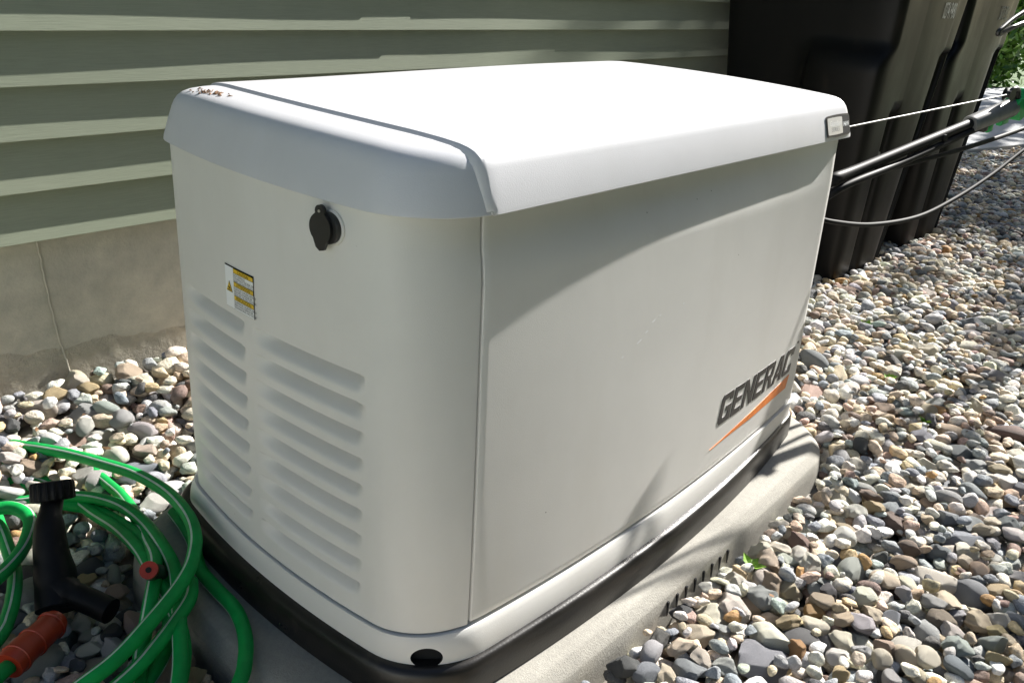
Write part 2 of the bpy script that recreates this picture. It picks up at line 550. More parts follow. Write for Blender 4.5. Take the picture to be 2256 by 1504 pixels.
PADP = [-0.113, 0.0, 1.298, 0.008, -0.100, -0.094, 0.020, 0.685, 0.0, 0.14, 0.17, 0.12, 0.19]
prof = [(-0.010, -0.10), (-0.004, -0.045), (-0.0006, -0.0225), (0.0012, -0.0195), (0.005, -0.0150), (0.0155, -0.0045), (0.0195, -0.0016), (0.026, -0.0004), (0.05, 0.0)]
V, F = loft([ring(inset(PADP, d)) for d, z in prof], [z - 0.02 for d, z in prof])
pad = empty('generator_pad', (0.58, 0.33, -0.1))
tag(pad, 'pale composite base pad with rounded corners under the white generator', 'pad')
mesh_obj('slab', V, F, M['pad'], pad, True, 40)
for k in range(8):                                  # black bars painted for the shade in slots low in the pad's side
    x = 0.50 + k * 0.030
    u_ = (x - PADP[0]) / (PADP[2] - PADP[0])
    yy = PADP[4] + (PADP[5] - PADP[4]) * u_ - PADP[6] * 4 * u_ * (1 - u_)
    bm = bmesh.new()
    box(bm, x, x + 0.0065, yy - 0.0055, yy + 0.004, -0.112, -0.0500, bevel=0.0012, seg=1)
    bm_obj('slot_shade', bm, M['gap'], pad)

# ------------------------------------------------------------------ generator
gen = empty('standby_generator', (0.6, 0.31, 0.0))
tag(gen, 'white metal home standby generator with louvred end and black base rail', 'generator')

ZB, ZT = 0.078, 0.674
def body_P(z):
    """outline of the sheet-metal enclosure at height z"""
    w = float(np.clip((z - ZB) / (0.62 - ZB), 0, 1))
    w = w * 0.85 + 0.15 * float(sstep(ZB, 0.62, z))
    t = (z - ZB) / (0.661 - ZB)
    x0 = 0.029 + 0.008 * t
    yA = -0.025 * (1 - w) + 0.0165 * w
    yB = -0.005 * (1 - w) + 0.0045 * w
    cf = 0.029 * (1 - w) - 0.026 * float(sstep(0.56, 0.655, z))
    return [x0, 0.033, 1.185 - 0.0 * t, 0.022, yA, yB, cf, 0.607 + 0.010 * t, 0.006, 0.10, 0.045, 0.06, 0.07, 0.014]

def door_y(x, z):
    P = body_P(z)
    u = (x - P[0]) / (P[2] - P[0])
    return P[4] + (P[5] - P[4]) * u - P[6] * 4 * u * (1 - u) + P[13] * (1 - u) ** 5

# black base rail
railP0 = [0.004, 0.034, 1.225, 0.02, -0.042, -0.004, 0.050, 0.64, 0.01, 0.10, 0.06, 0.07, 0.07]
railP1 = [0.021, 0.030, 1.198, 0.02, -0.030, -0.004, 0.038, 0.622, 0.008, 0.10, 0.05, 0.06, 0.07]
def lerpP(a, b, t): return [p + (q - p) * t for p, q in zip(a, b)]
railP0.append(0.0); railP1.append(0.0)
rp = [(0.0, -0.0194), (-0.02, -0.008), (0.02, 0.012), (0.12, 0.0255), (0.30, 0.0320), (0.52, 0.0345), (0.75, 0.0353), (1.2, 0.0356)]
V, F = loft([ring(lerpP(railP0, railP1, t)) for t, z in rp], [z for t, z in rp])
mesh_obj('base_rail', V, F, M['rail'], gen, True, 60)

# tan base flange with a lifting hole at the near corner
flP0 = inset(lerpP(railP0, railP1, 0.82), 0.001)
flP1 = inset(body_P(ZB), -0.0045)
fp = [(0.0, 0.034), (0.12, 0.045), (0.34, 0.057), (0.62, 0.0675), (0.85, 0.0730), (1.0, 0.0752)]
rings_ = [ring(lerpP(flP0, flP1, t)) for t, z in fp]
zs_ = [z for t, z in fp]
rings_.append(ring(inset(flP1, 0.02))); zs_.append(0.0758)
V, F = loft(rings_, zs_)
flange = mesh_obj('base_flange', V, F, M['enclosure'], gen, True, 40)
flange.data.materials.append(M['gap'])

# dark core added inside to stop light leaks and blacken the panel gaps
V, F = loft([ring(inset(body_P(z), 0.045)) for z in (0.05, 0.2, 0.4, 0.6, 0.69)], [0.05, 0.2, 0.4, 0.6, 0.69])
mesh_obj('dark_core', V, F, M['gap'], gen, True, 40)

# near end panel with two columns of pressed louvres
def seam_x(z):
    return 0.106 + 0.038 * (z - ZB) / (0.66 - ZB)
nN, nC = 170, 26
zs = np.arange(ZB, ZT, 0.00195)
rowsP = []
for z in zs:
    P = body_P(z)
    R = ring(P, nN=nN, nC=nC, nF=400, nR=6, nB=160)
    nb_start = nN + nC + 400 + nC + 6 + nC
    back = R[nb_start:nb_start + 160]
    cD = R[-nC:]
    first = R[:nN + nC]
    x0 = P[0]
    # trim the corner at the seam
    A = first[nN:]
    cut = np.column_stack([np.linspace(0, 1, nC)])
    A = A.copy()
    fs = R[nN + nC:nN + nC + 400]
    tail = np.vstack([A, fs])
    # keep the arc's own spacing: resample the curve by arclength up to the seam
    seg = np.r_[0, np.cumsum(np.linalg.norm(np.diff(tail, axis=0), axis=1))]
    send = np.interp(seam_x(z), tail[:, 0], seg)
    sq = np.linspace(0, send, 34)
    A2 = np.column_stack([np.interp(sq, seg, tail[:, 0]), np.interp(sq, seg, tail[:, 1])])
    rowsP.append(np.vstack([back[-12:], cD, first[:nN], A2]))
G = np.array([np.column_stack([r, np.full(len(r), z)]) for r, z in zip(rowsP, zs)])      # rows x cols x 3
LOUV = []
for c, (ya, yb_) in enumerate(((0.096, 0.325), (0.343, 0.535))):
    for k in range(9):
        LOUV.append((ya, yb_, 0.4490 - 0.0394 * k, 0.0275))
Yg, Zg = G[..., 1], G[..., 2]
dep = np.zeros(Yg.shape)
for ya, yb_, zt, h in LOUV:
    v = (zt - Zg) / h
    sl = v.clip(0, 1) * 0.018                     # slanted left end
    wy = sstep(0, 0.060, (yb_ - Yg) + 0.010 - (1 - v.clip(0, 1)) * 0.012) * sstep(0, 0.028, Yg - ya)
    d = np.where((v >= 0) & (v <= 1), (1 - sstep(0.0, 1.0, v) ** 0.9) * sstep(-0.03, 0.10, v), 0) * wy
    dep = np.maximum(dep, d * 0.027)
    # slight outward roll of the lip above the opening
    lip = np.exp(-((Zg - zt - 0.003) / 0.003) ** 2) * (Zg >= zt) * wy
    dep = dep - 0.0016 * lip
is_near = np.zeros(Yg.shape, bool); is_near[:, 12 + nC:12 + nC + nN] = True
dep = np.where(is_near | (G[..., 0] < 0.08), dep, 0)
Tn = np.gradient(G[..., :2], axis=1); Tn /= np.linalg.norm(Tn, axis=-1)[..., None] + 1e-12
inn = np.stack([-Tn[..., 1], Tn[..., 0]], -1)     # inward normal (path runs back -> near -> front)
G2 = G.copy(); G2[..., :2] += inn * dep[..., None]
nr, nc = Yg.shape
own = np.full((nr - 1, nc - 1), -1)
yc = (Yg[:-1, :-1] + Yg[1:, 1:]) / 2; zc = (Zg[:-1, :-1] + Zg[1:, 1:]) / 2
for k, (ya, yb_, zt, h) in enumerate(LOUV):
    own[(yc > ya - 0.004) & (yc < yb_ + 0.004) & (zc < zt + 0.0025) & (zc > zt - 0.0300) & is_near[:-1, :-1]] = k
def sub_grid(name, cells, parent, extra_return=False):
    ids = {}
    V, F = [], []
    for i, j in cells:
        f = []
        for a, b in ((i, j), (i, j + 1), (i + 1, j + 1), (i + 1, j)):
            key = a * nc + b
            if key not in ids:
                ids[key] = len(V); V.append(G2[a, b])
            f.append(ids[key])
        F.append(tuple(f))
    if extra_return:                              # folded edge along the door seam
        base = len(V)
        for i in range(nr):
            V.append(G2[i, nc - 1] + np.array([0.0005, 0.034, 0]))
        for i in range(nr - 1):
            a, b = ids.get(i * nc + nc - 1), ids.get((i + 1) * nc + nc - 1)
            F.append((a, base + i, base + i + 1, b))
    return mesh_obj(name, V, F, M['enclosure'], parent, True, 42)
endp = sub_grid('end_panel', list(zip(*np.where(own < 0))), gen, True)
for k in range(len(LOUV)):
    sub_grid('louver', list(zip(*np.where(own == k))), endp)

# front door
DX1 = 1.152
DX0 = seam_x(0.37) + 0.0045
dx = np.linspace(0, 1, 90); dz = np.linspace(ZB + 0.004, ZT, 60)
def door_x(t, z):
    a = seam_x(z) + 0.0062
    return a + (DX1 - a) * t
def door_face(x, z):
    # left of the bowed face the door follows the rounded corner of the enclosure
    P = body_P(z); xc = P[0] + P[9]
    y = door_y(x, z)
    return y + (0.5 * (xc - x) ** 2 / P[9] if x < xc else 0.0)
Vd = [(door_x(t, z), door_face(door_x(t, z), z) - 0.001, z) for z in dz for t in dx]
Fd = grid_faces(len(dz), len(dx))
n0 = len(Vd)
bord = [(0, j) for j in range(len(dx))] + [(i, len(dx) - 1) for i in range(1, len(dz))] + [(len(dz) - 1, j) for j in range(len(dx) - 2, -1, -1)] + [(i, 0) for i in range(len(dz) - 2, 0, -1)]
cx, cz = (DX0 + DX1) / 2, (ZB + ZT) / 2
# rounded hem: two steps back from the face
loops = [[i * len(dx) + j for i, j in bord]]
for k, (dep_, sh) in enumerate(((0.0012, 0.0014), (0.024, 0.0018))):
    lp = []
    for i, j in bord:
        x, y, z = Vd[i * len(dx) + j]
        lp.append(len(Vd)); Vd.append((x + (sh if x > cx else -sh) * (j in (0, len(dx) - 1)), y + dep_, z + (sh if z > cz else -sh) * (i in (0, len(dz) - 1))))
    a = loops[-1]
    for q in range(len(lp)):
        w = (q + 1) % len(lp)
        Fd.append((a[q], lp[q], lp[w], a[w]))
    loops.append(lp)
door = mesh_obj('front_door', Vd, Fd, M['enclosure'], gen, True, 50)

# far corner and back of the enclosure
rows = []
for z in np.linspace(ZB, ZT, 24):
    R = ring(body_P(z), nN=40, nC=14, nF=400, nR=30, nB=120)
    a = 40 + 14
    fs = R[a:a + 400]; k0 = int(np.argmax(fs[:, 0] > DX1 + 0.004))
    fs = fs[-6:] if k0 == 0 else np.column_stack([np.linspace(DX1 + 0.0045, fs[-1, 0], 6), np.interp(np.linspace(DX1 + 0.0045, fs[-1, 0], 6), fs[:, 0], fs[:, 1])])
    rest = R[a + 400:a + 400 + 14 + 30 + 14 + 120]
    tail = rest[-120:]; tail = np.column_stack([np.linspace(tail[0, 0], 0.125, 60), np.interp(np.linspace(tail[0, 0], 0.125, 60)[::-1], tail[::-1, 0], tail[::-1, 1])[::-1] + 0.001])
    rows.append(np.column_stack([np.vstack([fs, rest[:58], tail]), np.full(6 + 58 + 60, z)]))
rows = np.array(rows)
mesh_obj('rear_panel', rows.reshape(-1, 3), grid_faces(rows.shape[0], rows.shape[1]), M['enclosure'], gen, True, 50)

# lifting hole through the flange
bm = bmesh.new()
bmesh.ops.create_cone(bm, cap_ends=True, segments=40, radius1=1, radius2=1, depth=1)
hole_dir = Vector((-0.62, -0.66, 0.42)).normalized()
HC = Vector((0.034, -0.014, 0.053))
q = hole_dir.to_track_quat('Z', 'X')
for v in bm.verts:
    v.co = Vector((v.co.x * 0.0145, v.co.y * 0.0225, v.co.z * 0.06))
bmesh.ops.transform(bm, matrix=Matrix.Translation(HC) @ q.to_matrix().to_4x4(), verts=bm.verts[:])
cutter = bm_obj('hole_cutter', bm, M['gap'], None)
md = flange.modifiers.new('b', 'BOOLEAN'); md.operation = 'DIFFERENCE'; md.object = cutter; md.solver = 'EXACT'
bpy.context.view_layer.update()
dg = bpy.context.evaluated_depsgraph_get()
me2 = bpy.data.meshes.new_from_object(flange.evaluated_get(dg))
flange.modifiers.clear()
if len(me2.polygons) > 100:
    old = flange.data; flange.data = me2; me2.name = 'base_flange'
    me2.polygons.foreach_set('use_smooth', [True] * len(me2.polygons)); me2.set_sharp_from_angle(angle=math.radians(35))
bpy.data.objects.remove(cutter)

# lid: one pressed shell, cut into a fixed end cap and the hinged main lid
LX0, LX1, LY0, LY1 = 0.033, 1.212, 0.0, 0.628
def lid_shell(out=0.0, lift=0.0):
    P = [LX0, 0.0, LX1, 0.012, LY0, LY0 + 0.001, 0.0, LY1, 0.012, 0.105, 0.035, 0.06, 0.07]
    prof = [(0.006, 0.664), (0.003, 0.6625), (0.0006, 0.6615), (0.0, 0.6625), (0.0008, 0.667), (0.008, 0.690), (0.0150, 0.7095), (0.0185, 0.7165), (0.0235, 0.7225), (0.030, 0.7270), (0.038, 0.7300), (0.050, 0.7322), (0.07, 0.7338), (0.10, 0.735), (0.15, 0.7355), (0.21, 0.736), (0.27, 0.736), (0.305, 0.736)]
    rings, zz = [], []
    for d, z in prof:
        R = ring(inset(P, d - out), nN=60, nC=16, nF=120, nR=40, nB=100)
        k = sstep(0.70, 0.735, z)
        u = (R[:, 0] - LX0) / (LX1 - LX0); w = (R[:, 1] - LY0) / (LY1 - LY0)
        crown = k * (0.0075 * (4 * w * (1 - w)).clip(0, 1) ** 0.8 + 0.007 * (w.clip(0, 1)) * sstep(0.1, 0.8, u))
        rings.append(R); zz.append(z + lift * sstep(0.661, 0.70, z) + crown)
    V, F = loft(rings, zz, cap_top=True, cap_bot=False)
    bm = bmesh.new()
    vs = [bm.verts.new(tuple(map(float, v))) for v in V]
    for f in F:
        try: bm.faces.new([vs[i] for i in f])
        except ValueError: pass
    bm.normal_update()
    return bm
def bow(p):
    t = min(1, max(0, (p.y - LY0) / (LY1 - LY0)))
    return Vector((p.x - 0.034 * 4 * t * (1 - t) * max(0, 1 - (p.x - LX0) / 1.1), p.y, p.z))
LSEAM = 0.128
lid_root_mat = M['lid']
bm = lid_shell()
bmesh.ops.bisect_plane(bm, geom=bm.verts[:] + bm.edges[:] + bm.faces[:], plane_co=(LSEAM + 0.02, 0, 0), plane_no=(1, 0, 0), clear_outer=True)
for v in bm.verts: v.co = bow(v.co)
capo = bm_obj('lid_end_cap', bm, M['lid'], gen, True, 35)
bm = lid_shell(0.0036, 0.0036)
bmesh.ops.bisect_plane(bm, geom=bm.verts[:] + bm.edges[:] + bm.faces[:], plane_co=(LSEAM, 0, 0), plane_no=(1, 0, 0), clear_inner=True)
bm.normal_update()
bd = [e for e in bm.edges if e.is_boundary and all(abs(v.co.x - LSEAM) < 1e-4 and v.co.z > 0.664 for v in e.verts)]
nrm = {}
for e in bd:
    for v in e.verts: nrm[v] = v.normal.copy()
r = bmesh.ops.extrude_edge_only(bm, edges=bd)
newv = [g for g in r['geom'] if isinstance(g, bmesh.types.BMVert)]
old = {tuple(round(c, 6) for c in v.co): n for v, n in nrm.items()}
for v in newv:
    n = old.get(tuple(round(c, 6) for c in v.co), Vector((0, 0, 1)))
    n = (n - Vector((n.x, 0, 0))).normalized()
    v.co = v.co + Vector((-0.0125, 0, 0)) - n * 0.0085
for v in bm.verts: v.co = bow(v.co)
lid = bm_obj('lid', bm, M['lid'], gen, True, 25)
for o in (lid, capo):
    s = o.modifiers.new('solidify', 'SOLIDIFY'); s.thickness = 0.003; s.offset = -1
# brown dried crumbs lying on the end cap near the back
Vc, Fc = [], []
for k in range(46):
    a = rng.normal(0, 1, 2)
    px, py = 0.062 + 0.012 * a[0] * 0.55, 0.50 + 0.030 * a[1] * 0.75
    pz = 0.7405 + 0.0003 * k % 0.001
    L, Wd = rng.uniform(0.0015, 0.006), rng.uniform(0.0007, 0.0022); th = rng.uniform(0, 6.28)
    c, s = math.cos(th), math.sin(th); b0 = len(Vc)
    for hx, hy, hz in ((-L, -Wd, 0), (L, -Wd * .4, 0), (L * .7, Wd, .0005), (-L * .6, Wd * .8, .0005), (0, 0, 0.0018)):
        Vc.append((px + hx * c - hy * s, py + hx * s + hy * c, hz))
    Fc += [(b0, b0 + 1, b0 + 4), (b0 + 1, b0 + 2, b0 + 4), (b0 + 2, b0 + 3, b0 + 4), (b0 + 3, b0, b0 + 4)]
bpy.context.view_layer.update()
dg = bpy.context.evaluated_depsgraph_get()
ce = capo.evaluated_get(dg)
def drop(o, x, y):
    Mi = o.matrix_world.inverted()
    ok, loc, n, _ = o.ray_cast(Mi @ Vector((x, y, 1.2)), Vector((0, 0, -1)))
    return (o.matrix_world @ loc).z if ok else None
Vc2 = []
for x, y, z in Vc:
    h = drop(ce, x, y)
    Vc2.append((x, y, (h if h is not None else 0.74) + 0.0006 + z))
o = mesh_obj('leaf_crumbs', Vc2, Fc, M['dry_leaf'], None, False)
tag(o, 'dry brown leaf crumbs on the rear corner of the generator lid', 'debris', kind='stuff')

# ------------------------------------------------------------------ lettering
def text_mesh(s, size=1.0, shear=0.0, offset=0.0, align='LEFT', space=1.0):
    cu = bpy.data.curves.new('t', 'FONT')
    cu.body = s; cu.size = size; cu.shear = shear; cu.offset = offset
    cu.align_x = align; cu.space_character = space; cu.resolution_u = 3
    cu.fill_mode = 'FRONT'
    ob = bpy.data.objects.new('t', cu); col.objects.link(ob)
    bpy.context.view_layer.update()
    me = bpy.data.meshes.new_from_object(ob.evaluated_get(bpy.context.evaluated_depsgraph_get()))
    V = np.array([v.co[:2] for v in me.vertices]) if len(me.vertices) else np.zeros((0, 2))
    F = [tuple(p.vertices) for p in me.polygons]
    bpy.data.objects.remove(ob); bpy.data.curves.remove(cu); bpy.data.meshes.remove(me)
    return V, F

def place_flat(name, V, F, org, ux, uy, mat, parent, proud=0.0):
    ux, uy = np.array(ux, float), np.array(uy, float)
    n = np.cross(ux, uy)
    n /= np.linalg.norm(n)
    P = np.array(org) + V[:, :1] * ux + V[:, 1:2] * uy + n * proud
    return mesh_obj(name, P, F, mat, parent, False)

# logo on the door: heavy italic capitals built from strokes, and an orange wedge
def glyph(ch):
    R = lambda x0, y0, x1, y1: [(x0, y0), (x1, y0), (x1, y1), (x0, y1)]
    t, h, w = 0.24, 0.20, 0.86
    if ch == 'G': return [[(0.10, 0), (w, 0), (w, h), (t, h), (0, 0.10)], [(0, 0.10), (t, h), (t, 1 - h), (0, 0.90)], [(0, 0.90), (t, 1 - h), (w, 1 - h), (w, 0.92), (w - .08, 1), (0.10, 1)], R(w - t, 1 - h - 0.10, w, 1 - h), R(w - t, h, w, 0.55), R(0.44, 0.38, w - t, 0.55)]
    if ch == 'E': return [R(0, 0, t, 1), R(t, 0, 0.74, h), R(t, 0.41, 0.68, 0.59), R(t, 1 - h, 0.74, 1)]
    if ch == 'N': return [R(0, 0, 0.22, 1), R(w - 0.22, 0, w, 1), [(0.22, 1), (0.22, 0.62), (w - 0.22, 0), (w - 0.22, 0.38)]]
    if ch == 'R': return [R(0, 0, t, 1), R(t, 1 - h, 0.64, 1), [(0.64, 1), (0.64, 1 - h), (0.58, 0.56), (0.82, 0.56), (0.82, 0.90), (0.74, 1)], R(t, 0.38, 0.58, 0.56), [(0.58, 0.56), (0.58, 0.38), (0.72, 0.38), (0.82, 0.48), (0.82, 0.56)], [(0.42, 0.38), (0.60, 0), (0.86, 0), (0.66, 0.38)]]
    if ch == 'A': return [[(-0.04, 0), (0.20, 0), (0.50, 0.80), (0.34, 1)], [(0.34, 1), (0.50, 0.80), (0.62, 0), (0.86, 0), (0.66, 1)], R(0.28, 0.20, 0.62, 0.36)]
    if ch == 'C': return [[(0.10, 0), (w - 0.08, 0), (w, 0.08), (w, h), (t, h), (0, 0.10)], [(0, 0.10), (t, h), (t, 1 - h), (0, 0.90)], [(0, 0.90), (t, 1 - h), (w, 1 - h), (w, 0.92), (w - .08, 1), (0.10, 1)], R(w - t, 1 - h - 0.12, w, 1 - h), R(w - t, h, w, h + 0.12)]
adv = {'G': 0.98, 'E': 0.86, 'N': 0.98, 'R': 0.96, 'A': 0.96, 'C': 0.9}
LOGO_X, LOGO_Z, LOGO_W, LOGO_H, SHEAR = 0.752, 0.166, 0.350, 0.056, 0.30
tw = sum(adv[c] for c in 'GENERAC')
def on_door(x, z, proud):
    return (x, door_y(x, z) - 0.001 - proud, z)
def decal(name, polys, mat, parent, th=0.0011):
    V, F = [], []
    for poly in polys:
        pts = []
        n = len(poly)
        for i in range(n):                         # subdivide so the decal follows the bowed door
            a, b = np.array(poly[i]), np.array(poly[(i + 1) % n])
            for t in np.linspace(0, 1, 3)[:-1]:
                pts.append(a + (b - a) * t)
        b0 = len(V); m = len(pts)
        V += [on_door(x, z, th) for x, z in pts] + [on_door(x, z, -0.0015) for x, z in pts]
        F.append(tuple(range(b0, b0 + m)))
        for i in range(m):
            k = (i + 1) % m
            F.append((b0 + i, b0 + m + i, b0 + m + k, b0 + k))
    return mesh_obj(name, V, F, mat, parent, False)
cursor = 0.0
logo_poly = {}
for ch in 'GENERAC':
    polys = []
    for poly in glyph(ch):
        q = []
        for x, y in poly:
            gx_ = LOGO_X + (cursor + x) / tw * LOGO_W + SHEAR * y * LOGO_H
            q.append((gx_, LOGO_Z + y * LOGO_H))
        polys.append(q)
    decal('letter', polys, M['logo_black'], door)
    cursor += adv[ch]
decal('logo_wedge', [[(LOGO_X - 0.022, LOGO_Z - 0.041), (LOGO_X + LOGO_W * 0.975, LOGO_Z - 0.037), (LOGO_X + LOGO_W * 0.985 + 0.008, LOGO_Z - 0.009)]], M['logo_orange'], door)
decal('trade_mark', [[(LOGO_X + LOGO_W + 0.024, LOGO_Z + 0.058), (LOGO_X + LOGO_W + 0.030, LOGO_Z + 0.058), (LOGO_X + LOGO_W + 0.030, LOGO_Z + 0.063), (LOGO_X + LOGO_W + 0.024, LOGO_Z + 0.063)]], M['logo_black'], door)

# scratches on the door
for k, (x, z, L) in enumerate(((0.47, 0.405, 0.012), (0.492, 0.417, 0.006), (0.51, 0.43, 0.008), (0.53, 0.436, 0.004), (0.60, 0.44, 0.003), (0.43, 0.392, 0.005))):
    decal('scratch', [[(x, z), (x + L, z + L * 0.35), (x + L, z + L * 0.35 + 0.0009), (x, z + 0.0008)]], M['label_white'], door, 0.0004)

# badge on the lid fascia
def fascia_frame(x, zc):
    # surface of the front fascia between z .667 and .7095 leans back
    z0, y0 = 0.667 + 0.0045 * sstep(0.661, 0.70, 0.667), 0.0008 - 0.0045
    z1, y1 = 0.7095 + 0.0045, 0.0150 - 0.0045
    d = np.array([0, y1 - y0, float(z1 - z0)]); d /= np.linalg.norm(d)
    u = (x - LX0) / (LX1 - LX0)
    return np.array([x, y0 + 0.001 * u, float(z0)]) + d * zc, np.array([1, 0.005, 0]), d
badge = empty('badge', (1.15, 0.0, 0.69)); badge.parent = gen
badge.matrix_parent_inverse = Matrix.Translation(-gen.location)
def rounded(w, h, r, bulge=0.0, n=6):
    P = []
    for cx_, cy_, a0 in ((w - r, h - r, 0), (r, h - r, 90), (r, r, 180), (w - r, r, 270)):
        for k in range(n + 1):
            a = math.radians(a0 + 90 * k / n)
            P.append((cx_ + r * math.cos(a), cy_ + r * math.sin(a)))
    Q = []
    m = len(P)
    for i in range(m):
        a, b = np.array(P[i]), np.array(P[(i + 1) % m])
        for t in ((0,) if np.linalg.norm(b - a) < w * 0.3 else np.linspace(0, 1, 7)[:-1]):
            Q.append(a + (b - a) * t)
    Q = np.array(Q)
    Q[:, 1] += bulge * np.where(Q[:, 1] > h / 2, 1, -1) * (1 - ((Q[:, 0] - w / 2) / (w / 2)) ** 2)
    return Q
def plate(name, Q, org, ux, uy, th, mat, parent):
    n = np.cross(ux, uy); n /= np.linalg.norm(n)
    lo = org + Q[:, :1] * ux + Q[:, 1:2] * uy
    hi = lo + n * th
    m = len(Q)
    F = [tuple(range(m, 2 * m))] + [(i, (i + 1) % m, m + (i + 1) % m, m + i) for i in range(m)]
    return mesh_obj(name, np.vstack([lo, hi]), F, mat, parent, True, 30)
BO, BU, BV = fascia_frame(1.070, 0.0025)
BWd, BH = 0.112, 0.0395
def boff(x, y): return BO + BU * x + BV * y
Q = rounded(BWd, BH, 0.006, 0.0018)
plate('badge_rim', Q, BO, BU, BV, 0.0012, M['chrome'], badge)
plate('badge_black_field', rounded(BWd - 0.007, BH - 0.0065, 0.004, 0.0016), boff(0.0035, 0.00325), BU, BV, 0.0016, M['label_black'], badge)
plate('badge_silver_field', rounded(0.070, BH - 0.0075, 0.003, 0.0007), boff(0.0042, 0.00375), BU, BV, 0.0020, M['silver'], badge)
V, F = text_mesh('Guardian', 0.0145, 0.25, 0.0, 'CENTER'); place_flat('letters', V, F, boff(0.0395, 0.0205), BU, BV, M['label_white'], badge, 0.0023)
V, F = text_mesh('SERIES', 0.0115, 0.0, 0.0, 'CENTER', 1.2); place_flat('letters', V, F, boff(0.0395, 0.0095), BU, BV, M['grey_print'], badge, 0.0023)
V, F = text_mesh('14kW', 0.0125, 0.0, 0.0002, 'CENTER', 0.9); place_flat('letters', V, F, boff(0.0915, 0.0165), BU, BV, M['label_white'], badge, 0.0019)

# caution label on the end panel (flat print on a thin plate that follows the panel)
def end_x(y, z):
    P = body_P(z)
    t = (y - P[4]) / (P[7] - P[4])
    return P[0] - P[1] * 4 * t * (1 - t)
lab = empty('caution_label', (0.0, 0.35, 0.5)); lab.parent = gen
lab.matrix_parent_inverse = Matrix.Translation(-gen.location)
LYL, LZT, LW, LH = 0.389, 0.524, 0.075, 0.063
def on_end(u, v, proud):          # u to the viewer's right (toward -y), v down
    y = LYL - u * LW; z = LZT - v * LH
    return (end_x(y, z) - proud, y, z)
def end_quad(name, u0, v0, u1, v1, proud, mat, n=8, parent=lab):
    V = [on_end(u0 + (u1 - u0) * i / n, v, proud) for v in (v0, v1) for i in range(n + 1)]
    return mesh_obj(name, V, [f[::-1] for f in grid_faces(2, n + 1)], mat, parent, False)
end_quad('label_border', 0, 0, 1, 1, 0.0007, M['label_black'])
end_quad('label_sheet', 0.008, 0.03, 0.985, 0.992, 0.0011, M['label_white'])
end_quad('label_divider', 0.315, 0.03, 0.322, 0.99, 0.0013, M['label_black'], 1)
for v0 in (0.035, 0.345, 0.665):
    end_quad('yellow_band', 0.322, v0 - 0.012, 0.985, v0 + 0.105, 0.0012, M['label_black'], 6)
    end_quad('yellow_band', 0.322, v0, 0.985, v0 + 0.093, 0.0015, M['label_yellow'], 6)
def end_text(s, size, u, v, align='LEFT', mat='label_black'):
    V, F = text_mesh(s, size, 0.0, 0.0, align)
    P = [on_end(u + x / LW, v - y / LH, 0.0018) for x, y in V]
    mesh_obj('letters', P, F, M[mat], lab, False)
for v0, head, lines in ((0.035, 'CAUTION', ('HOT SURFACE.', 'TO REDUCE THE RISK OF', 'BURN, DO NOT TOUCH.')), (0.345, 'ATTENTION', ('SURFACE CHAUDE. AFIN DE', 'REDUIRE LE RISQUE DE', 'BRULURE, NE PAS TOUCHER.')), (0.665, 'PRECAUCION', ('SUPERFICIE CALIENTE. PARA', 'REDUCIR EL RIESGO DE', 'QUEMADURAS, NO TOCAR.'))):
    end_text(head, 0.0062, 0.655, v0 + 0.08, 'CENTER')
    for k, ln in enumerate(lines):
        end_text(ln, 0.0044, 0.34, v0 + 0.165 + 0.062 * k)
tri = [on_end(u, v, 0.0014) for u, v in ((0.155, 0.36), (0.045, 0.62), (0.27, 0.62))]
mesh_obj('warning_triangle', tri, [(0, 1, 2)], M['label_black'], lab, False)
tri = [on_end(u, v, 0.0018) for u, v in ((0.155, 0.385), (0.062, 0.607), (0.253, 0.607))]
mesh_obj('warning_triangle', tri, [(0, 1, 2)], M['label_yellow'], lab, False)
hand = [(0.115, 0.50), (0.17, 0.505), (0.205, 0.535), (0.20, 0.555), (0.16, 0.545), (0.12, 0.525)]
mesh_obj('hand_mark', [on_end(u, v, 0.0021) for u, v in hand], [tuple(range(6))], M['label_black'], lab, False)
end_quad('hand_mark', 0.10, 0.572, 0.215, 0.59, 0.0021, M['label_black'], 1)

# black cap over the lock on the end panel
lock = empty('lock_cover', (0.0, 0.165, 0.63)); lock.parent = gen
lock.matrix_parent_inverse = Matrix.Translation(-gen.location)
LCY, LCZ = 0.1545, 0.6295
lx = end_x(LCY, LCZ)
UX, UY, NN = np.array([0.10, -0.995, 0]), np.array([0.012, 0, 1.0]), None
def disc(name, r0, r1, d0, d1, mat, cy=LCY, cz=LCZ, seg=36):
    nvec = np.cross(UX, UY); nvec /= np.linalg.norm(nvec)
    c = np.array([lx, cy, cz])
    V, F = [], []
    prof = [(r0, d0), (r0, d1 - 0.001), (r0 - 0.001, d1), (r1, d1)]
    for rr, d in prof:
        for k in range(seg):
            a = 2 * math.pi * k / seg
            V.append(c + nvec * d + UX * rr * math.cos(a) + UY * rr * math.sin(a))
    for i in range(3):
        for k in range(seg):
            F.append((i * seg + k, i * seg + (k + 1) % seg, (i + 1) * seg + (k + 1) % seg, (i + 1) * seg + k))
    F.append(tuple(3 * seg + k for k in range(seg)))
    return mesh_obj(name, V, F, mat, lock, True, 40)
disc('collar', 0.0225, 0.020, -0.001, 0.003, M['enclosure'])
disc('barrel', 0.0195, 0.012, 0.0, 0.010, M['plastic'])
Q = []
for k in range(25):                                # flap: disc with a pull tab below and a hinge lug above
    a = math.radians(-50 + 280 * k / 24)
    Q.append((0.0185 * math.cos(a), 0.0185 * math.sin(a)))
lug = [(0.008 * math.cos(math.radians(a)), 0.0205 + 0.008 * math.sin(math.radians(a))) for a in range(-20, 201, 20)]
Q1 = [q for q in Q if q[1] < 0.0165 or abs(q[0]) > 0.0085]
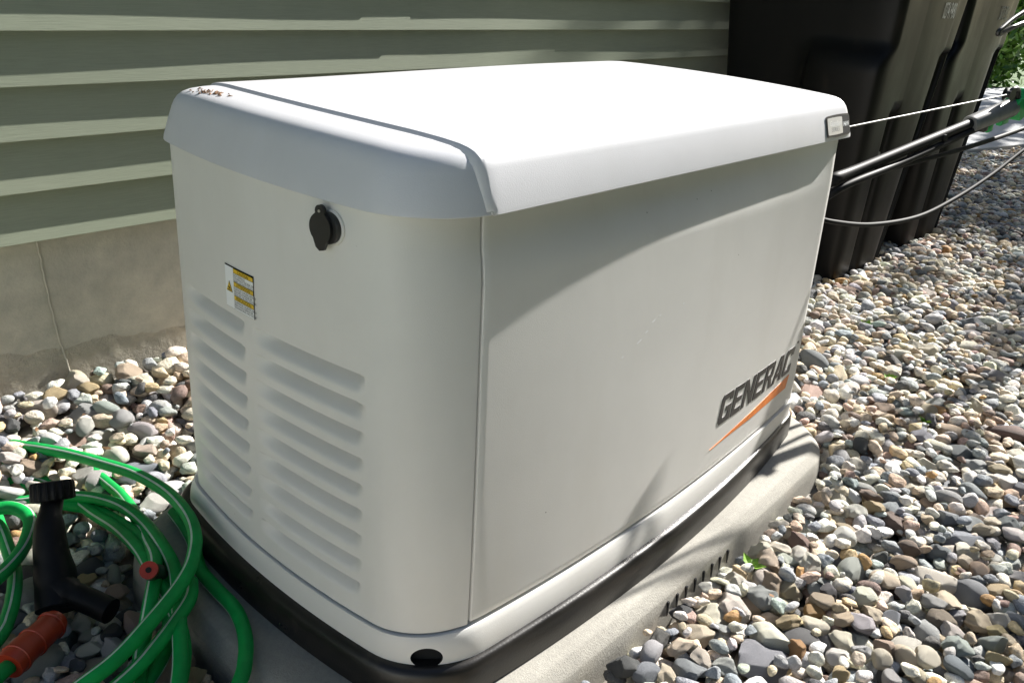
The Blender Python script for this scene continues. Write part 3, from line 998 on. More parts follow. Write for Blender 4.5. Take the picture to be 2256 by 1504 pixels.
right = [q for q in Q1 if q[0] >= 0]; left = [q for q in Q1 if q[0] < 0]
right.sort(key=lambda q: math.atan2(q[1], q[0])); left.sort(key=lambda q: (math.atan2(q[1], q[0])) % (2 * math.pi))
Q = np.array(right + lug + left + [(-0.0075, -0.0245), (-0.001, -0.0285), (0.0062, -0.0265)])
nvec = np.cross(UX, UY); nvec /= np.linalg.norm(nvec)
plate('flap', Q, np.array([lx, LCY + 0.006, LCZ]) + nvec * 0.0105, UX, UY, 0.0045, M['plastic'], lock)
tube('hinge_pin', [np.array([lx, LCY + 0.006, LCZ + 0.021]) + nvec * 0.0145, np.array([lx, LCY + 0.006, LCZ + 0.021]) + nvec * 0.0158], 0.0018, M['steel'], lock, 10)

# ------------------------------------------------------------------ wheeled bins
def smooth_outline(pts, it=3):
    P = np.array(pts, float)
    for _ in range(it):
        Q = np.roll(P, -1, 0)
        P = np.stack([P * 0.75 + Q * 0.25, P * 0.25 + Q * 0.75], 1).reshape(-1, 2)
    return P
def make_bin(name, x0, y0, label, txt, mat_txt):
    """tapered cart body, front (y0) toward the open yard; ribbed and recessed side"""
    root = empty(name, (x0 + 0.36, y0 + 0.33, -0.07))
    tag(root, label, 'trash bin', 'black wheeled bins by the house')
    Wt, Dt = 0.72, 0.66
    zs = np.r_[np.linspace(0, 0.80, 30), np.linspace(0.815, 0.90, 8), np.linspace(0.92, 1.06, 6)]
    rings = []
    for z in zs:
        s = z / 1.06
        tx0 = 0.075 * (1 - s); tx1 = 0.21 * (1 - s); ty0 = 0.035 * (1 - s); ty1 = 0.10 * (1 - s)
        low = float(1 - sstep(0.775, 0.86, z))            # lower shoulder column by the near corner
        ch = float(1 - sstep(0.60, 0.625, z)) * (1.0)       # tall slot in the yard side
        ch2 = float(1 - sstep(0.80, 0.825, z))             # second slot nearer the far corner
        xa, xb, ya, yb = tx0, Wt - tx1, ty0, Dt - ty1
        sx = xb - xa
        b = 0.065 * low
        d1 = 0.032 * ch; d2 = 0.034 * ch2
        pts = [(xa, yb), (xa, ya + 0.44), (xa, ya + 0.30), (xa - b, ya + 0.26), (xa - b, ya + 0.03), (xa - b + 0.03 , ya),
               (xa + 0.10 * sx, ya), (xa + 0.20 * sx, ya), (xa + 0.215 * sx, ya + d1), (xa + 0.335 * sx, ya + d1), (xa + 0.35 * sx, ya),
               (xa + 0.50 * sx, ya - 0.006), (xa + 0.79 * sx, ya - 0.006), (xa + 0.805 * sx, ya + d2), (xa + 0.94 * sx, ya + d2), (xa + 0.955 * sx, ya + 0.004), (xb, ya + 0.03),
               (xb, ya + 0.3), (xb, yb - 0.05), (xb - 0.05, yb), (xa + 0.4, yb + 0.004), (xa + 0.05, yb)]
        rings.append(smooth_outline(pts, 3))
    n = len(rings[0])
    V = np.vstack([np.column_stack([r[:, 0] + x0, r[:, 1] + y0, np.full(n, z - 0.07)]) for r, z in zip(rings, zs)])
    F = [(i * n + j, i * n + (j + 1) % n, (i + 1) * n + (j + 1) % n, (i + 1) * n + j) for i in range(len(zs) - 1) for j in range(n)]
    F.append(tuple(range(n))[::-1]); F.append(tuple((len(zs) - 1) * n + j for j in range(n)))
    mesh_obj('body', V, F, M['bin'], root, True, 50)
    bm = bmesh.new(); box(bm, x0 - 0.03, x0 + Wt + 0.03, y0 - 0.035, y0 + Dt + 0.02, 0.985, 1.025, bevel=0.012)
    bm_obj('rim', bm, M['bin'], root)
    bm = bmesh.new()
    vs = box(bm, x0 - 0.035, x0 + Wt + 0.04, y0 - 0.045, y0 + Dt + 0.03, 1.027, 1.085, bevel=0.025, seg=4)
    bm_obj('lid', bm, M['bin'], root)
    tube('handle_bar', [(x0 + 0.08, y0 + Dt + 0.05, 0.98), (x0 + Wt - 0.08, y0 + Dt + 0.05, 0.98)], 0.014, M['plastic'], root)
    for xw in (x0 + 0.03, x0 + Wt - 0.24):
        tube('wheel', [(xw, y0 + Dt - 0.02, 0.055), (xw + 0.045, y0 + Dt - 0.02, 0.055)], 0.125, M['rubber'], root, 28)
    # axle pin seen in the slot
    z = 0.46; s = z / 1.06
    xa = x0 + 0.075 * (1 - s) + 0.24 * (0.72 - 0.285 * (1 - s))
    tube('stop_pin', [(xa, y0 + 0.03, z - 0.07), (xa, y0 + 0.058, z - 0.07)], 0.016, M['grey_plastic'], root, 14)
    # white stamped serial, tall narrow characters reading upright
    z = 0.985
    for k, t in enumerate(txt):
        V, F = text_mesh(t, 0.052, 0.0, 0.0004, 'LEFT', 0.98)
        V[:, 0] *= 0.62; V[:, 1] *= 1.5
        yy = lambda zz: y0 + 0.035 * (1 - (zz + 0.07) / 1.06) - 0.0078
        P = [(x0 + 0.40 + x, yy(0.868 + y), 0.868 + y) for x, y in V]
        mesh_obj('serial_number', P, F, mat_txt, root, False)
    return root
make_bin('wheeled_bin', 2.50, 0.405, 'black wheeled trash bin nearer the generator, white serial number high on its side', ['0274 P490'], M['white_paint'])
make_bin('wheeled_bin', 3.235, 0.405, 'black wheeled trash bin half hidden behind the nearer bin, faded serial number', ['5078 P32'], M['grey_print'])

# ------------------------------------------------------------------ folded tool frame beyond the generator
tool = empty('folding_tool_frame', (1.3, 0.15, -0.06))
tag(tool, 'black tubular tool handle with grey collar, green clamp and taut steel cable beside the bins', 'garden tool')
A = np.array([1.318, 0.05, 0.546]); B = np.array([2.10, -0.098, 0.684]); AB = (B - A) / np.linalg.norm(B - A)
def along(px): return A + AB * px
Ltot = float(np.linalg.norm(B - A))
offz = np.array([0, 0, 0.008]); offy = np.array([0.004, -0.014, -0.014])
t1 = catmull([(1.285, 0.30, -0.09), (1.285, 0.26, 0.20), (1.285, 0.16, 0.45), tuple(A - AB * 0.05 + offz), tuple(A + AB * 0.1 + offz), tuple(B - AB * 0.05 + offz)], 10)
tube('tube', t1, 0.0125, M['black_metal'], tool, 14)
t2 = catmull([(1.30, 0.20, -0.09), (1.295, 0.17, 0.20), (1.29, 0.11, 0.42), tuple(A - AB * 0.04 + offy), tuple(A + AB * 0.25 + offy * 0.9), tuple(B - AB * 0.02 + offy * 0.4)], 10)
tube('tube', t2, 0.0085, M['black_metal'], tool, 12)
S0 = A + AB * (Ltot * 0.672) + offz * 0.6; S1 = A + AB * (Ltot * 0.93) + offz * 0.6
tube('collar', [S0, S0 + (S1 - S0) * 0.03, S1], [0.0205, 0.0225, 0.0245], M['grey_plastic'], tool, 20)
tube('shaft', [S1, S1 + AB * 0.9], 0.016, M['black_metal'], tool, 16)
# clamp: scalloped green plate with a black knob
bm = bmesh.new()
lob = []
for k in range(48):
    a = 2 * math.pi * k / 48
    r = 0.036 + 0.006 * math.cos(4 * a + 0.6)
    lob.append((r * 1.05 * math.cos(a), r * math.sin(a)))
cc = S1 + AB * 0.030 + np.array([0, 0, 0.004])
fr = np.array(AB); uu = np.array([0, 0, 1.0]) - fr * fr[2]; uu /= np.linalg.norm(uu); nn_ = np.cross(fr, uu)
V, F = [], []
m = len(lob)
for d, s in ((-0.022, 0.92), (-0.018, 1.0), (0.018, 1.0), (0.022, 0.92)):
    V += [cc + fr * (x * s) + uu * (y * s) + nn_ * d for x, y in lob]
for i in range(3):
    for k in range(m): F.append((i * m + k, i * m + (k + 1) % m, (i + 1) * m + (k + 1) % m, (i + 1) * m + k))
F.append(tuple(range(m))[::-1]); F.append(tuple(3 * m + k for k in range(m)))
clamp = mesh_obj('clamp', V, F, M['green_plastic'], tool, True, 40)
sgn = 1.0 if (nn_ @ (np.array(CAM) - cc)) > 0 else -1.0
tube('knob', [cc + fr * 0.008 + nn_ * sgn * 0.020, cc + fr * 0.008 + nn_ * sgn * 0.034, cc + fr * 0.008 + nn_ * sgn * 0.036], [0.013, 0.013, 0.010], M['plastic'], clamp, 20)
lv0 = S0 + AB * 0.10 - uu * 0.024
bm = bmesh.new()
Rm = Matrix((( *map(float, fr), 0), (*map(float, nn_), 0), (*map(float, uu), 0), (0, 0, 0, 1))).transposed()
box(bm, -0.012, 0.014, -0.010, 0.010, -0.016, 0.008, M=Matrix.Translation(Vector(lv0)) @ Rm, bevel=0.004)
bm_obj('lever', bm, M['green_plastic'], tool)
bm = bmesh.new(); box(bm, -0.010, 0.010, -0.010, 0.010, -0.010, 0.008, M=Matrix.Translation(Vector(lv0 - AB * 0.024)) @ Rm, bevel=0.003)
bm_obj('bolt', bm, M['plastic'], tool)
bm = bmesh.new(); box(bm, -0.012, 0.03, -0.008, 0.008, -0.014, 0.012, M=Matrix.Translation(Vector(lv0 + AB * 0.068)) @ Rm, bevel=0.004)
bm_obj('lever', bm, M['green_plastic'], tool)
# end plug of the lower tube
e0 = A + AB * Ltot * 0.50 + offz + np.array([0.0, -0.0125, -0.003])
tube('bolt', [e0 + nn_ * sgn * -0.003, e0 + nn_ * sgn * 0.0045], 0.0085, M['rubber'], tool, 16)
# pulley hook and steel cable
hk = np.array([1.990, -0.087, 0.716])
w0 = np.array([1.245, 0.050, 0.664])
tube('steel_cable', np.linspace(w0, hk, 30), 0.0019, M['cable'], tool, 8)
tube('pulley', [hk + nn_ * 0.010, hk + nn_ * 0.005, hk - nn_ * 0.005, hk - nn_ * 0.010], [0.017, 0.009, 0.009, 0.017], M['plastic'], tool, 20)
hook = catmull([hk, hk + [0.018, -0.004, 0.012], hk + [0.04, -0.008, 0.010], hk + [0.052, -0.010, -0.008], cc + [0.01, 0, 0.02]], 8)
tube('hook', hook, 0.0075, M['plastic'], tool, 12)
tube('cable_post', catmull([(1.262, 0.25, -0.09), (1.25, 0.16, 0.30), (1.245, 0.08, 0.60), (1.245, 0.050, 0.667)], 8), 0.010, M['black_metal'], tool, 12)
# bent grip loop at upper right, its arms leaving the frame
g_ = catmull([(2.52, -0.26, 0.80), (2.30, -0.22, 0.985), (1.98, -0.165, 0.985), (1.755, -0.120, 0.914), (1.668, -0.108, 0.880), (1.655, -0.106, 0.870), (1.672, -0.108, 0.869), (1.780, -0.122, 0.892), (2.03, -0.165, 0.93), (2.35, -0.22, 0.88), (2.56, -0.265, 0.79)], 10)
tube('grip_loop', g_, 0.0055, M['plastic'], tool, 14)
tube('shaft', [S1 + AB * 0.9, (2.98, -0.30, 0.60), (3.05, -0.36, -0.09)], 0.016, M['black_metal'], tool, 14)
tube('shaft', [(2.54, -0.262, 0.795), (2.62, -0.21, 0.79)], 0.012, M['black_metal'], tool, 14)
# loose black cords
c1 = catmull([(1.30, 0.09, 0.46), (1.344, 0.057, 0.446), (1.519, 0.024, 0.418), (1.735, -0.013, 0.412), (1.913, -0.042, 0.439), (2.099, -0.072, 0.486), (2.286, -0.10, 0.547), (2.6, -0.16, 0.66), (2.9, -0.27, 0.60)], 12)
o = tube('power_cord', c1, 0.0058, M['rubber'], None, 10)
tag(o, 'loose black cord sagging in a curve low in front of the bins', 'cord')
c2 = catmull([(1.30, 0.07, 0.52), (1.335, 0.045, 0.530), (1.489, 0.013, 0.556), (1.748, -0.035, 0.576), (1.98, -0.07, 0.594), (2.207, -0.10, 0.614), (2.6, -0.17, 0.66), (2.92, -0.275, 0.62)], 12)
o = tube('power_cord', c2, 0.0062, M['rubber'], None, 10)
tag(o, 'nearly straight black cord running close under the green clamp', 'cord')

# ------------------------------------------------------------------ garden hose, sprayer
HOSE = {
'a': [(-0.40, 0.98, -0.035), (-0.22, 1.05, -0.01), (-0.138, 1.033, 0.0), (-0.105, 0.972, 0.01), (-0.067, 0.881, 0.02), (-0.037, 0.78, 0.03), (-0.02, 0.697, 0.04), (-0.016, 0.596, 0.05), (-0.031, 0.501, 0.06), (-0.052, 0.439, 0.06), (-0.082, 0.394, 0.055), (-0.113, 0.366, 0.05), (-0.151, 0.343, 0.045), (-0.196, 0.32, 0.04), (-0.245, 0.302, 0.03), (-0.289, 0.298, 0.02), (-0.38, 0.31, -0.01), (-0.48, 0.36, -0.035)],
'b': [(-0.33, 0.86, -0.03), (-0.201, 0.87, -0.03), (-0.166, 0.845, -0.025), (-0.132, 0.822, -0.02), (-0.098, 0.785, -0.015), (-0.076, 0.745, -0.01), (-0.059, 0.687, -0.005), (-0.057, 0.61, 0.0), (-0.071, 0.52, 0.01), (-0.091, 0.439, 0.015), (-0.122, 0.371, 0.015), (-0.154, 0.309, 0.01), (-0.193, 0.243, -0.01), (-0.27, 0.15, -0.03), (-0.38, 0.08, -0.04)],
'c': [(-0.30, 1.12, -0.035), (-0.111, 1.119, -0.03), (-0.079, 1.084, -0.03), (-0.054, 1.03, -0.03), (-0.039, 0.962, -0.03), (-0.031, 0.891, -0.03), (-0.03, 0.818, -0.03), (-0.03, 0.754, -0.03), (-0.047, 0.664, -0.02), (-0.079, 0.553, 0.0), (-0.104, 0.475, 0.013), (-0.155, 0.394, 0.013), (-0.20, 0.34, -0.02), (-0.24, 0.28, -0.03), (-0.33, 0.22, -0.035)],
'd': [(-0.25, 1.10, -0.03), (-0.157, 0.986, -0.02), (-0.136, 0.931, -0.02), (-0.111, 0.876, -0.025), (-0.098, 0.815, -0.03), (-0.094, 0.725, -0.025), (-0.092, 0.63, -0.01), (-0.10, 0.535, 0.0), (-0.115, 0.46, 0.0), (-0.128, 0.38, 0.0), (-0.155, 0.30, -0.02), (-0.22, 0.22, -0.045)],
'd2': [(-0.28, 1.0, -0.034), (-0.173, 0.947, -0.03), (-0.142, 0.891, -0.03), (-0.121, 0.81, -0.03), (-0.087, 0.749, -0.03), (-0.077, 0.667, -0.02), (-0.080, 0.569, -0.004), (-0.095, 0.48, -0.006), (-0.125, 0.40, -0.006), (-0.17, 0.33, -0.03), (-0.27, 0.27, -0.05)],
'e': [(-0.34, 0.74, 0.01), (-0.27, 0.772, 0.028), (-0.229, 0.765, 0.03), (-0.211, 0.746, 0.03), (-0.205, 0.711, 0.03), (-0.216, 0.675, 0.03), (-0.247, 0.626, 0.03), (-0.283, 0.592, 0.03), (-0.315, 0.571, 0.03), (-0.40, 0.55, 0.0)],
'f': [(-0.30, 0.87, -0.02), (-0.236, 0.813, 0.0), (-0.238, 0.753, 0.0), (-0.253, 0.671, 0.0), (-0.266, 0.615, 0.0), (-0.285, 0.568, 0.0), (-0.313, 0.516, 0.0), (-0.344, 0.479, 0.0), (-0.44, 0.44, -0.03)],
'g': [(0.0, 0.615, -0.008), (-0.008, 0.56, -0.008), (-0.020, 0.51, -0.008), (-0.038, 0.468, -0.008), (-0.050, 0.43, -0.008), (-0.055, 0.377, -0.008), (-0.059, 0.318, -0.008), (-0.077, 0.263, -0.008), (-0.105, 0.217, -0.008), (-0.139, 0.182, -0.012), (-0.24, 0.12, -0.05)],
'h': [(-0.09, 0.39, 0.02), (-0.113, 0.354, 0.02), (-0.157, 0.325, 0.015), (-0.195, 0.305, 0.01), (-0.244, 0.289, 0.0), (-0.36, 0.28, -0.03)],
}
hose = empty('garden_hose', (-0.12, 0.6, -0.05))
tag(hose, 'coiled green garden hose with a pale stripe on the stones beside the generator', 'hose')
HR = 0.0110
for k, (key, pts) in enumerate(HOSE.items()):
    path = catmull(pts, 8)
    hr = np.random.default_rng(40 + k)
    o = tube('hose_loop', path, HR, M['hose'], hose, 16)
    T, N, Bn = frames(path)
    ang = {'a': 0.5, 'b': 0.35, 'e': -1.2, 'f': 0.1, 'g': 1.4, 'h': 0.4, 'i': 0.9}.get(key, hr.uniform(-1.5, 1.5))
    tw_ = ang + np.linspace(0, 0.8, len(path)) * (1 if k % 2 else -0.6)
    V = []
    for w in (-0.16, -0.05, 0.05, 0.16):
        rr = HR + 0.0005 * (abs(w) < 0.1) - 0.0001
        V.append(path + rr * (np.cos(tw_ + w)[:, None] * N + np.sin(tw_ + w)[:, None] * Bn))
    mesh_obj('stripe', np.array(V).reshape(-1, 3), grid_faces(4, len(path)), M['hose_stripe'], o, True)

spray = empty('hose_sprayer', (-0.24, 0.55, -0.05))
tag(spray, 'black plastic hose sprayer with ribbed knob standing among the green hose', 'sprayer')
top = np.array([-0.181, 0.650, 0.100]); axis = np.array([0.030, 0.060, 0.115]); axis /= np.linalg.norm(axis)
# ribbed knob
ux_ = np.cross(axis, [0, 0, 1.0]); ux_ /= np.linalg.norm(ux_); uy_ = np.cross(axis, ux_)
V, F = [], []; m = 72
for d, r in ((-0.016, 0.030), (-0.014, 0.0335), (0.010, 0.0335), (0.015, 0.031), (0.016, 0.020)):
    for k in range(m):
        a = 2 * math.pi * k / m
        rr = r - (0.0022 if (k // 2) % 2 and r > 0.03 else 0)
        V.append(top + axis * d + ux_ * rr * math.cos(a) + uy_ * rr * math.sin(a))
for i in range(4):
    for k in range(m): F.append((i * m + k, i * m + (k + 1) % m, (i + 1) * m + (k + 1) % m, (i + 1) * m + k))
F.append(tuple(range(m))[::-1]); F.append(tuple(4 * m + k for k in range(m)))
mesh_obj('ribbed_knob', V, F, M['sprayer'], spray, True, 35)
bp_ = catmull([tuple(top - axis * 0.014), (-0.204, 0.612, 0.075), (-0.218, 0.585, 0.045), (-0.228, 0.555, 0.005), (-0.245, 0.52, -0.025)], 8)
tube('body', bp_, np.interp(np.linspace(0, 1, len(bp_)), [0, 0.2, 0.3, 0.6, 0.7, 1], [0.016, 0.017, 0.022, 0.027, 0.031, 0.030]), M['sprayer'], spray, 20)
tube('side_arm', catmull([(-0.235, 0.54, 0.0), (-0.21, 0.50, -0.012), (-0.19, 0.455, -0.02)], 8), [0.024] * 5 + [0.02] * 12, M['sprayer'], spray, 18)
rc = catmull([(-0.262, 0.475, -0.008), (-0.29, 0.455, -0.004), (-0.32, 0.436, 0.0), (-0.347, 0.418, 0.0)], 6)
for fq in (0.12, 0.5, 0.86):
    pq = rc[int(fq * (len(rc) - 1))]; dq = rc[-1] - rc[0]; dq = dq / np.linalg.norm(dq)
    tube('sleeve_ring', [pq - dq * 0.003, pq - dq * 0.002, pq + dq * 0.002, pq + dq * 0.003], [0.0208, 0.0228, 0.0228, 0.0208], M['red_plastic'], spray, 20)
tube('hose_tail', catmull([tuple(rc[-1] + (rc[-1] - rc[0]) * -0.06), tuple(rc[-1] + (rc[-1] - rc[0]) * 0.3), (-0.40, 0.38, -0.02), (-0.47, 0.36, -0.045)], 8), HR, M['hose'], spray, 14)
tube('red_sleeve', rc, np.interp(np.linspace(0, 1, len(rc)), [0, 0.1, 0.9, 1], [0.018, 0.0205, 0.0215, 0.020]), M['red_plastic'], spray, 20)
noz = empty('hose_nozzle', (-0.12, 0.46, -0.03))
tag(noz, 'small black nozzle with a round red tip lying inside the hose coil', 'nozzle')
n0_, n1_ = np.array([-0.142, 0.416, 0.055]), np.array([-0.120, 0.445, 0.020])
tube('barrel', [n0_ + (n1_ - n0_) * 0.15, n1_, n1_ + (n1_ - n0_) * 0.6], [0.012, 0.015, 0.017], M['plastic'], noz, 18)
tube('red_tip', [n0_, n0_ + (n1_ - n0_) * 0.22, n0_ + (n1_ - n0_) * 0.3], [0.0135, 0.0135, 0.010], M['red_plastic'], noz, 20)
tube('tip_bore', [n0_ - (n1_ - n0_) * 0.02, n0_ + (n1_ - n0_) * 0.02], 0.0045, M['gap'], noz, 14)

# ------------------------------------------------------------------ river stones
def ico(sub):
    bm = bmesh.new(); bmesh.ops.create_icosphere(bm, subdivisions=sub, radius=1.0)
    bm.verts.index_update()
    V = np.array([v.co[:] for v in bm.verts]); F = np.array([[v.index for v in f.verts] for f in bm.faces])
    bm.free(); return V, F
ICO = {2: ico(2), 3: ico(3), 4: ico(4)}
NVAR = 22
def stone_shape(seed, sub):
    r = np.random.default_rng(seed)
    V, F = ICO[sub]
    V = V.copy()
    rad = np.ones(len(V))
    for _ in range(5):
        d = r.normal(size=3); d /= np.linalg.norm(d)
        rad += 0.075 * np.sin(V @ d * r.uniform(1.6, 3.4) + r.uniform(0, 6.28))
    V = V * rad[:, None]
    ang = r.uniform(0, 1)
    for _ in range(int(4 + 10 * ang)):
        d = r.normal(size=3); d /= np.linalg.norm(d)
        lim = r.uniform(0.55, 0.92)
        ex = (V @ d - lim).clip(0)
        V -= (ex * min(1.0, 0.66 + 0.5 * ang))[:, None] * d
    if ang > 0.5:
        for _ in range(6):
            d = r.normal(size=3); d /= np.linalg.norm(d)
            V *= (1 + 0.024 * np.sin(V @ d * r.uniform(5, 11) + r.uniform(0, 6.28)))[:, None]
    return V, F
VAR_NEAR = [stone_shape(s, 4) for s in range(NVAR)]
VAR_MID = [stone_shape(s, 3) for s in range(NVAR)]
VAR_FAR = [stone_shape(s, 2) for s in range(NVAR)]

PAL = [((0.62, 0.58, 0.50), 22), ((0.56, 0.48, 0.37), 15), ((0.68, 0.66, 0.62), 14), ((0.37, 0.375, 0.375), 15), ((0.23, 0.25, 0.275), 13),
       ((0.095, 0.095, 0.10), 7), ((0.42, 0.34, 0.25), 10), ((0.43, 0.31, 0.26), 4.5), ((0.40, 0.25, 0.11), 1.8), ((0.48, 0.38, 0.23), 4.5), ((0.36, 0.39, 0.38), 5), ((0.20, 0.145, 0.12), 4)]
pw = np.array([w for _, w in PAL]); pw = pw / pw.sum()

RES = 0.004
HX0, HX1, HY0, HY1 = -0.95, 7.3, -1.45, 1.2
nxg, nyg = int((HX1 - HX0) / RES), int((HY1 - HY0) / RES)
gxx = HX0 + (np.arange(nxg) + 0.5) * RES; gyy = HY0 + (np.arange(nyg) + 0.5) * RES
H = (zg(*np.meshgrid(gxx, gyy, indexing='ij')) - 0.030).astype(np.float32)

def blocked(x, y, r):
    if -0.122 - r * 0.9 < x < 1.308 + r * 0.9 and -0.126 - r * 0.85 < y < 0.695 + r * 0.8:
        # rounded pad corners
        for cx_, cy_, sx_, sy_ in ((0.02, 0.04, -1, -1), (1.143, 0.05, 1, -1), (0.055, 0.52, -1, 1)):
            if (x - cx_) * sx_ > 0 and (y - cy_) * sy_ > 0:
                return math.hypot(x - cx_, y - cy_) < (0.155 if cy_ < 0.4 else 0.178) + r * 0.9
        return True
    if y > 1.165 - r * 0.8: return True
    for bx in (2.50, 3.235):
        if bx + 0.03 - r < x < bx + 0.56 + r and y > 0.445 - r * 0.7 and y < 1.06: return True
    if (x - 6.05) * 0.21 + (y - 1.06) * 0.94 > -r: return True
    return False

def want(x, y):
    """stones only where the photograph, or a step beside it, could see them"""
    right = -0.67 + 0.235 * (x + 0.606)
    if x < 2.4: m = 0.75
    else: m = 0.55
    if y < right - m: return False
    if x < -0.75 and y < 0.2: return False
    if 0.35 < x < 1.9 and y > 0.80: return False
    if 0.75 < x < 2.2 and y > 0.62: return False
    if x > 4.75 and y > 1.12: return False
    return True

stones = []
def add_stone(x, y, a, rr):
    b_ = a * rr.uniform(0.66, 0.92); c_ = a * rr.uniform(0.40, 0.70)
    rad = math.sqrt(a * b_) * 0.92
    k = max(2, int(rad / RES))
    best = None
    for t in range(3):
        xx, yy = (x, y) if t == 0 else (x + rr.normal(0, 0.02), y + rr.normal(0, 0.02))
        if blocked(xx, yy, rad): continue
        i, j = int((xx - HX0) / RES), int((yy - HY0) / RES)
        if i < k or j < k or i >= nxg - k or j >= nyg - k: continue
        S = H[i - k:i + k + 1, j - k:j + k + 1]
        h = float(np.quantile(S[DISC[k]], 0.62))
        if best is None or h < best[0]: best = (h, xx, yy, i, j)
    if best is None: return
    h, xx, yy, i, j = best
    zc_ = h + c_ * 0.74
    if zc_ + c_ > float(zg(xx, yy)) + 0.034: return
    S = H[i - k:i + k + 1, j - k:j + k + 1]
    np.maximum(S, zc_ + c_ * CAP[k] * 0.95, out=S, where=DISC[k])
    stones.append((xx, yy, zc_, a, b_, c_, rr.uniform(0, 6.283), rr.normal(0, 0.20), rr.normal(0, 0.20), rr.integers(0, NVAR), rr.random()))
DISC, CAP = {}, {}
for k in range(2, 20):
    q = np.arange(-k, k + 1); D = np.hypot(*np.meshgrid(q, q)) / (k + 0.3)
    DISC[k] = D <= 1; CAP[k] = np.sqrt((1 - D ** 2).clip(0)).astype(np.float32)
sr = np.random.default_rng(5)
cand = []
for _ in range(1):
    n = 70000
    xs_ = sr.uniform(HX0 + 0.05, HX1 - 0.05, n); ys_ = sr.uniform(HY0 + 0.05, HY1 - 0.03, n)
    for x, y in zip(xs_, ys_):
        if want(x, y): cand.append((x, y))
sizes = np.clip(np.exp(sr.normal(math.log(0.0215), 0.42, len(cand))), 0.0085, 0.052)
for (x, y), a in zip(cand, sizes):
    add_stone(x, y, a, sr)

def stone_colour(u, rr):
    c = np.array(PAL[int(np.searchsorted(np.cumsum(pw), u * 0.9999))][0])
    c = c * np.array([1.30, 1.30, 1.28]) * rr.uniform(0.76, 1.12) * (1 + rr.normal(0, 0.03, 3))
    return c.clip(0.02, 0.84)

camv = np.array(CAM); fr_ = np.array(fwd); rx_ = np.array(rx); ry_ = np.array(ry)
FPX = 1908.9 / 2256 * 1024
def visible_size(s):
    d = np.array(s[:3]) - camv
    w = d @ fr_
    if w < 0.1: return 0
    px, py = d @ rx_ / w * FPX, d @ ry_ / w * FPX
    if abs(px) > 512 or abs(py) > 341: return 0
    i, j = int((s[0] - HX0) / RES), int((s[1] - HY0) / RES)
    if s[2] + s[5] * 0.9 < H[i, j] - 0.004: return 0
    for lo, hi in (((0.0, -0.03, 0.03), (1.2, 0.62, 0.74)), ((-0.12, -0.12, -0.1), (1.31, 0.68, -0.022))):
        t0, t1 = 0.0, 0.98
        for q in range(3):
            a, b = (lo[q] - camv[q]) / (d[q] + 1e-9), (hi[q] - camv[q]) / (d[q] + 1e-9)
            t0, t1 = max(t0, min(a, b)), min(t1, max(a, b))
        if t0 < t1: return 0
    return s[3] / w
vis = np.array([visible_size(s) for s in stones])
order = np.argsort(-vis)
chosen = set(int(i) for i in order[:300] if vis[i] > 0)
def rot(s):
    return Matrix.Rotation(s[6], 3, 'Z') @ Matrix.Rotation(s[7], 3, 'X') @ Matrix.Rotation(s[8], 3, 'Y')
stone_me = []
for k in range(NVAR):
    V, F = VAR_NEAR[k]
    me = bpy.data.meshes.new('stone'); me.from_pydata(V.tolist(), [], F.tolist()); me.update()
    me.polygons.foreach_set('use_smooth', [True] * len(me.polygons)); me.set_sharp_from_angle(angle=math.radians(24))
    me.materials.append(M['stone']); stone_me.append(me)
cr = np.random.default_rng(9)
bigV, bigF, bigC = [], [], []
voff = 0
for i, s in enumerate(stones):
    c = stone_colour(s[10], cr)
    R = np.array(rot(s))
    if i in chosen:
        o = bpy.data.objects.new('stone', stone_me[s[9]])
        o.matrix_world = Matrix.Translation(s[:3]) @ Matrix(R.tolist()).to_4x4() @ Matrix.Diagonal((s[3], s[4], s[5], 1))
        o.color = (*map(float, c), 1)
        col.objects.link(o); o.parent = bed
    else:
        dist = math.hypot(s[0] - CAM.x, s[1] - CAM.y)
        V, F = (VAR_MID if (vis[i] > 0 and dist < 2.1) else VAR_FAR)[s[9]] if dist < 3.4 else (VAR_FAR[s[9]])
        P = (V * np.array(s[3:6])) @ R.T + np.array(s[:3])
        bigV.append(P); bigF.append(F + voff); bigC.append(np.repeat(c[None], len(V), 0)); voff += len(V)
BV_, BF_, BC_ = np.vstack(bigV), np.vstack(bigF), np.vstack(bigC)
me = bpy.data.meshes.new('gravel')
me.vertices.add(len(BV_)); me.vertices.foreach_set('co', BV_.astype(np.float32).ravel())
me.loops.add(BF_.size); me.loops.foreach_set('vertex_index', BF_.astype(np.int32).ravel())
me.polygons.add(len(BF_)); me.polygons.foreach_set('loop_start', (np.arange(len(BF_)) * 3).astype(np.int32))
me.polygons.foreach_set('use_smooth', np.ones(len(BF_), bool))
ca = me.color_attributes.new('stone_colour', 'FLOAT_COLOR', 'POINT')
ca.data.foreach_set('color', np.column_stack([BC_, np.ones(len(BC_))]).astype(np.float32).ravel())
me.update(calc_edges=True); me.validate()
me.materials.append(M['gravel'])
gravel = link(bpy.data.objects.new('gravel', me))
gravel.parent = bed
tag(gravel, kind='stuff')
print('stones', len(stones), 'gravel tris', len(BF_), 'individual', len(chosen))

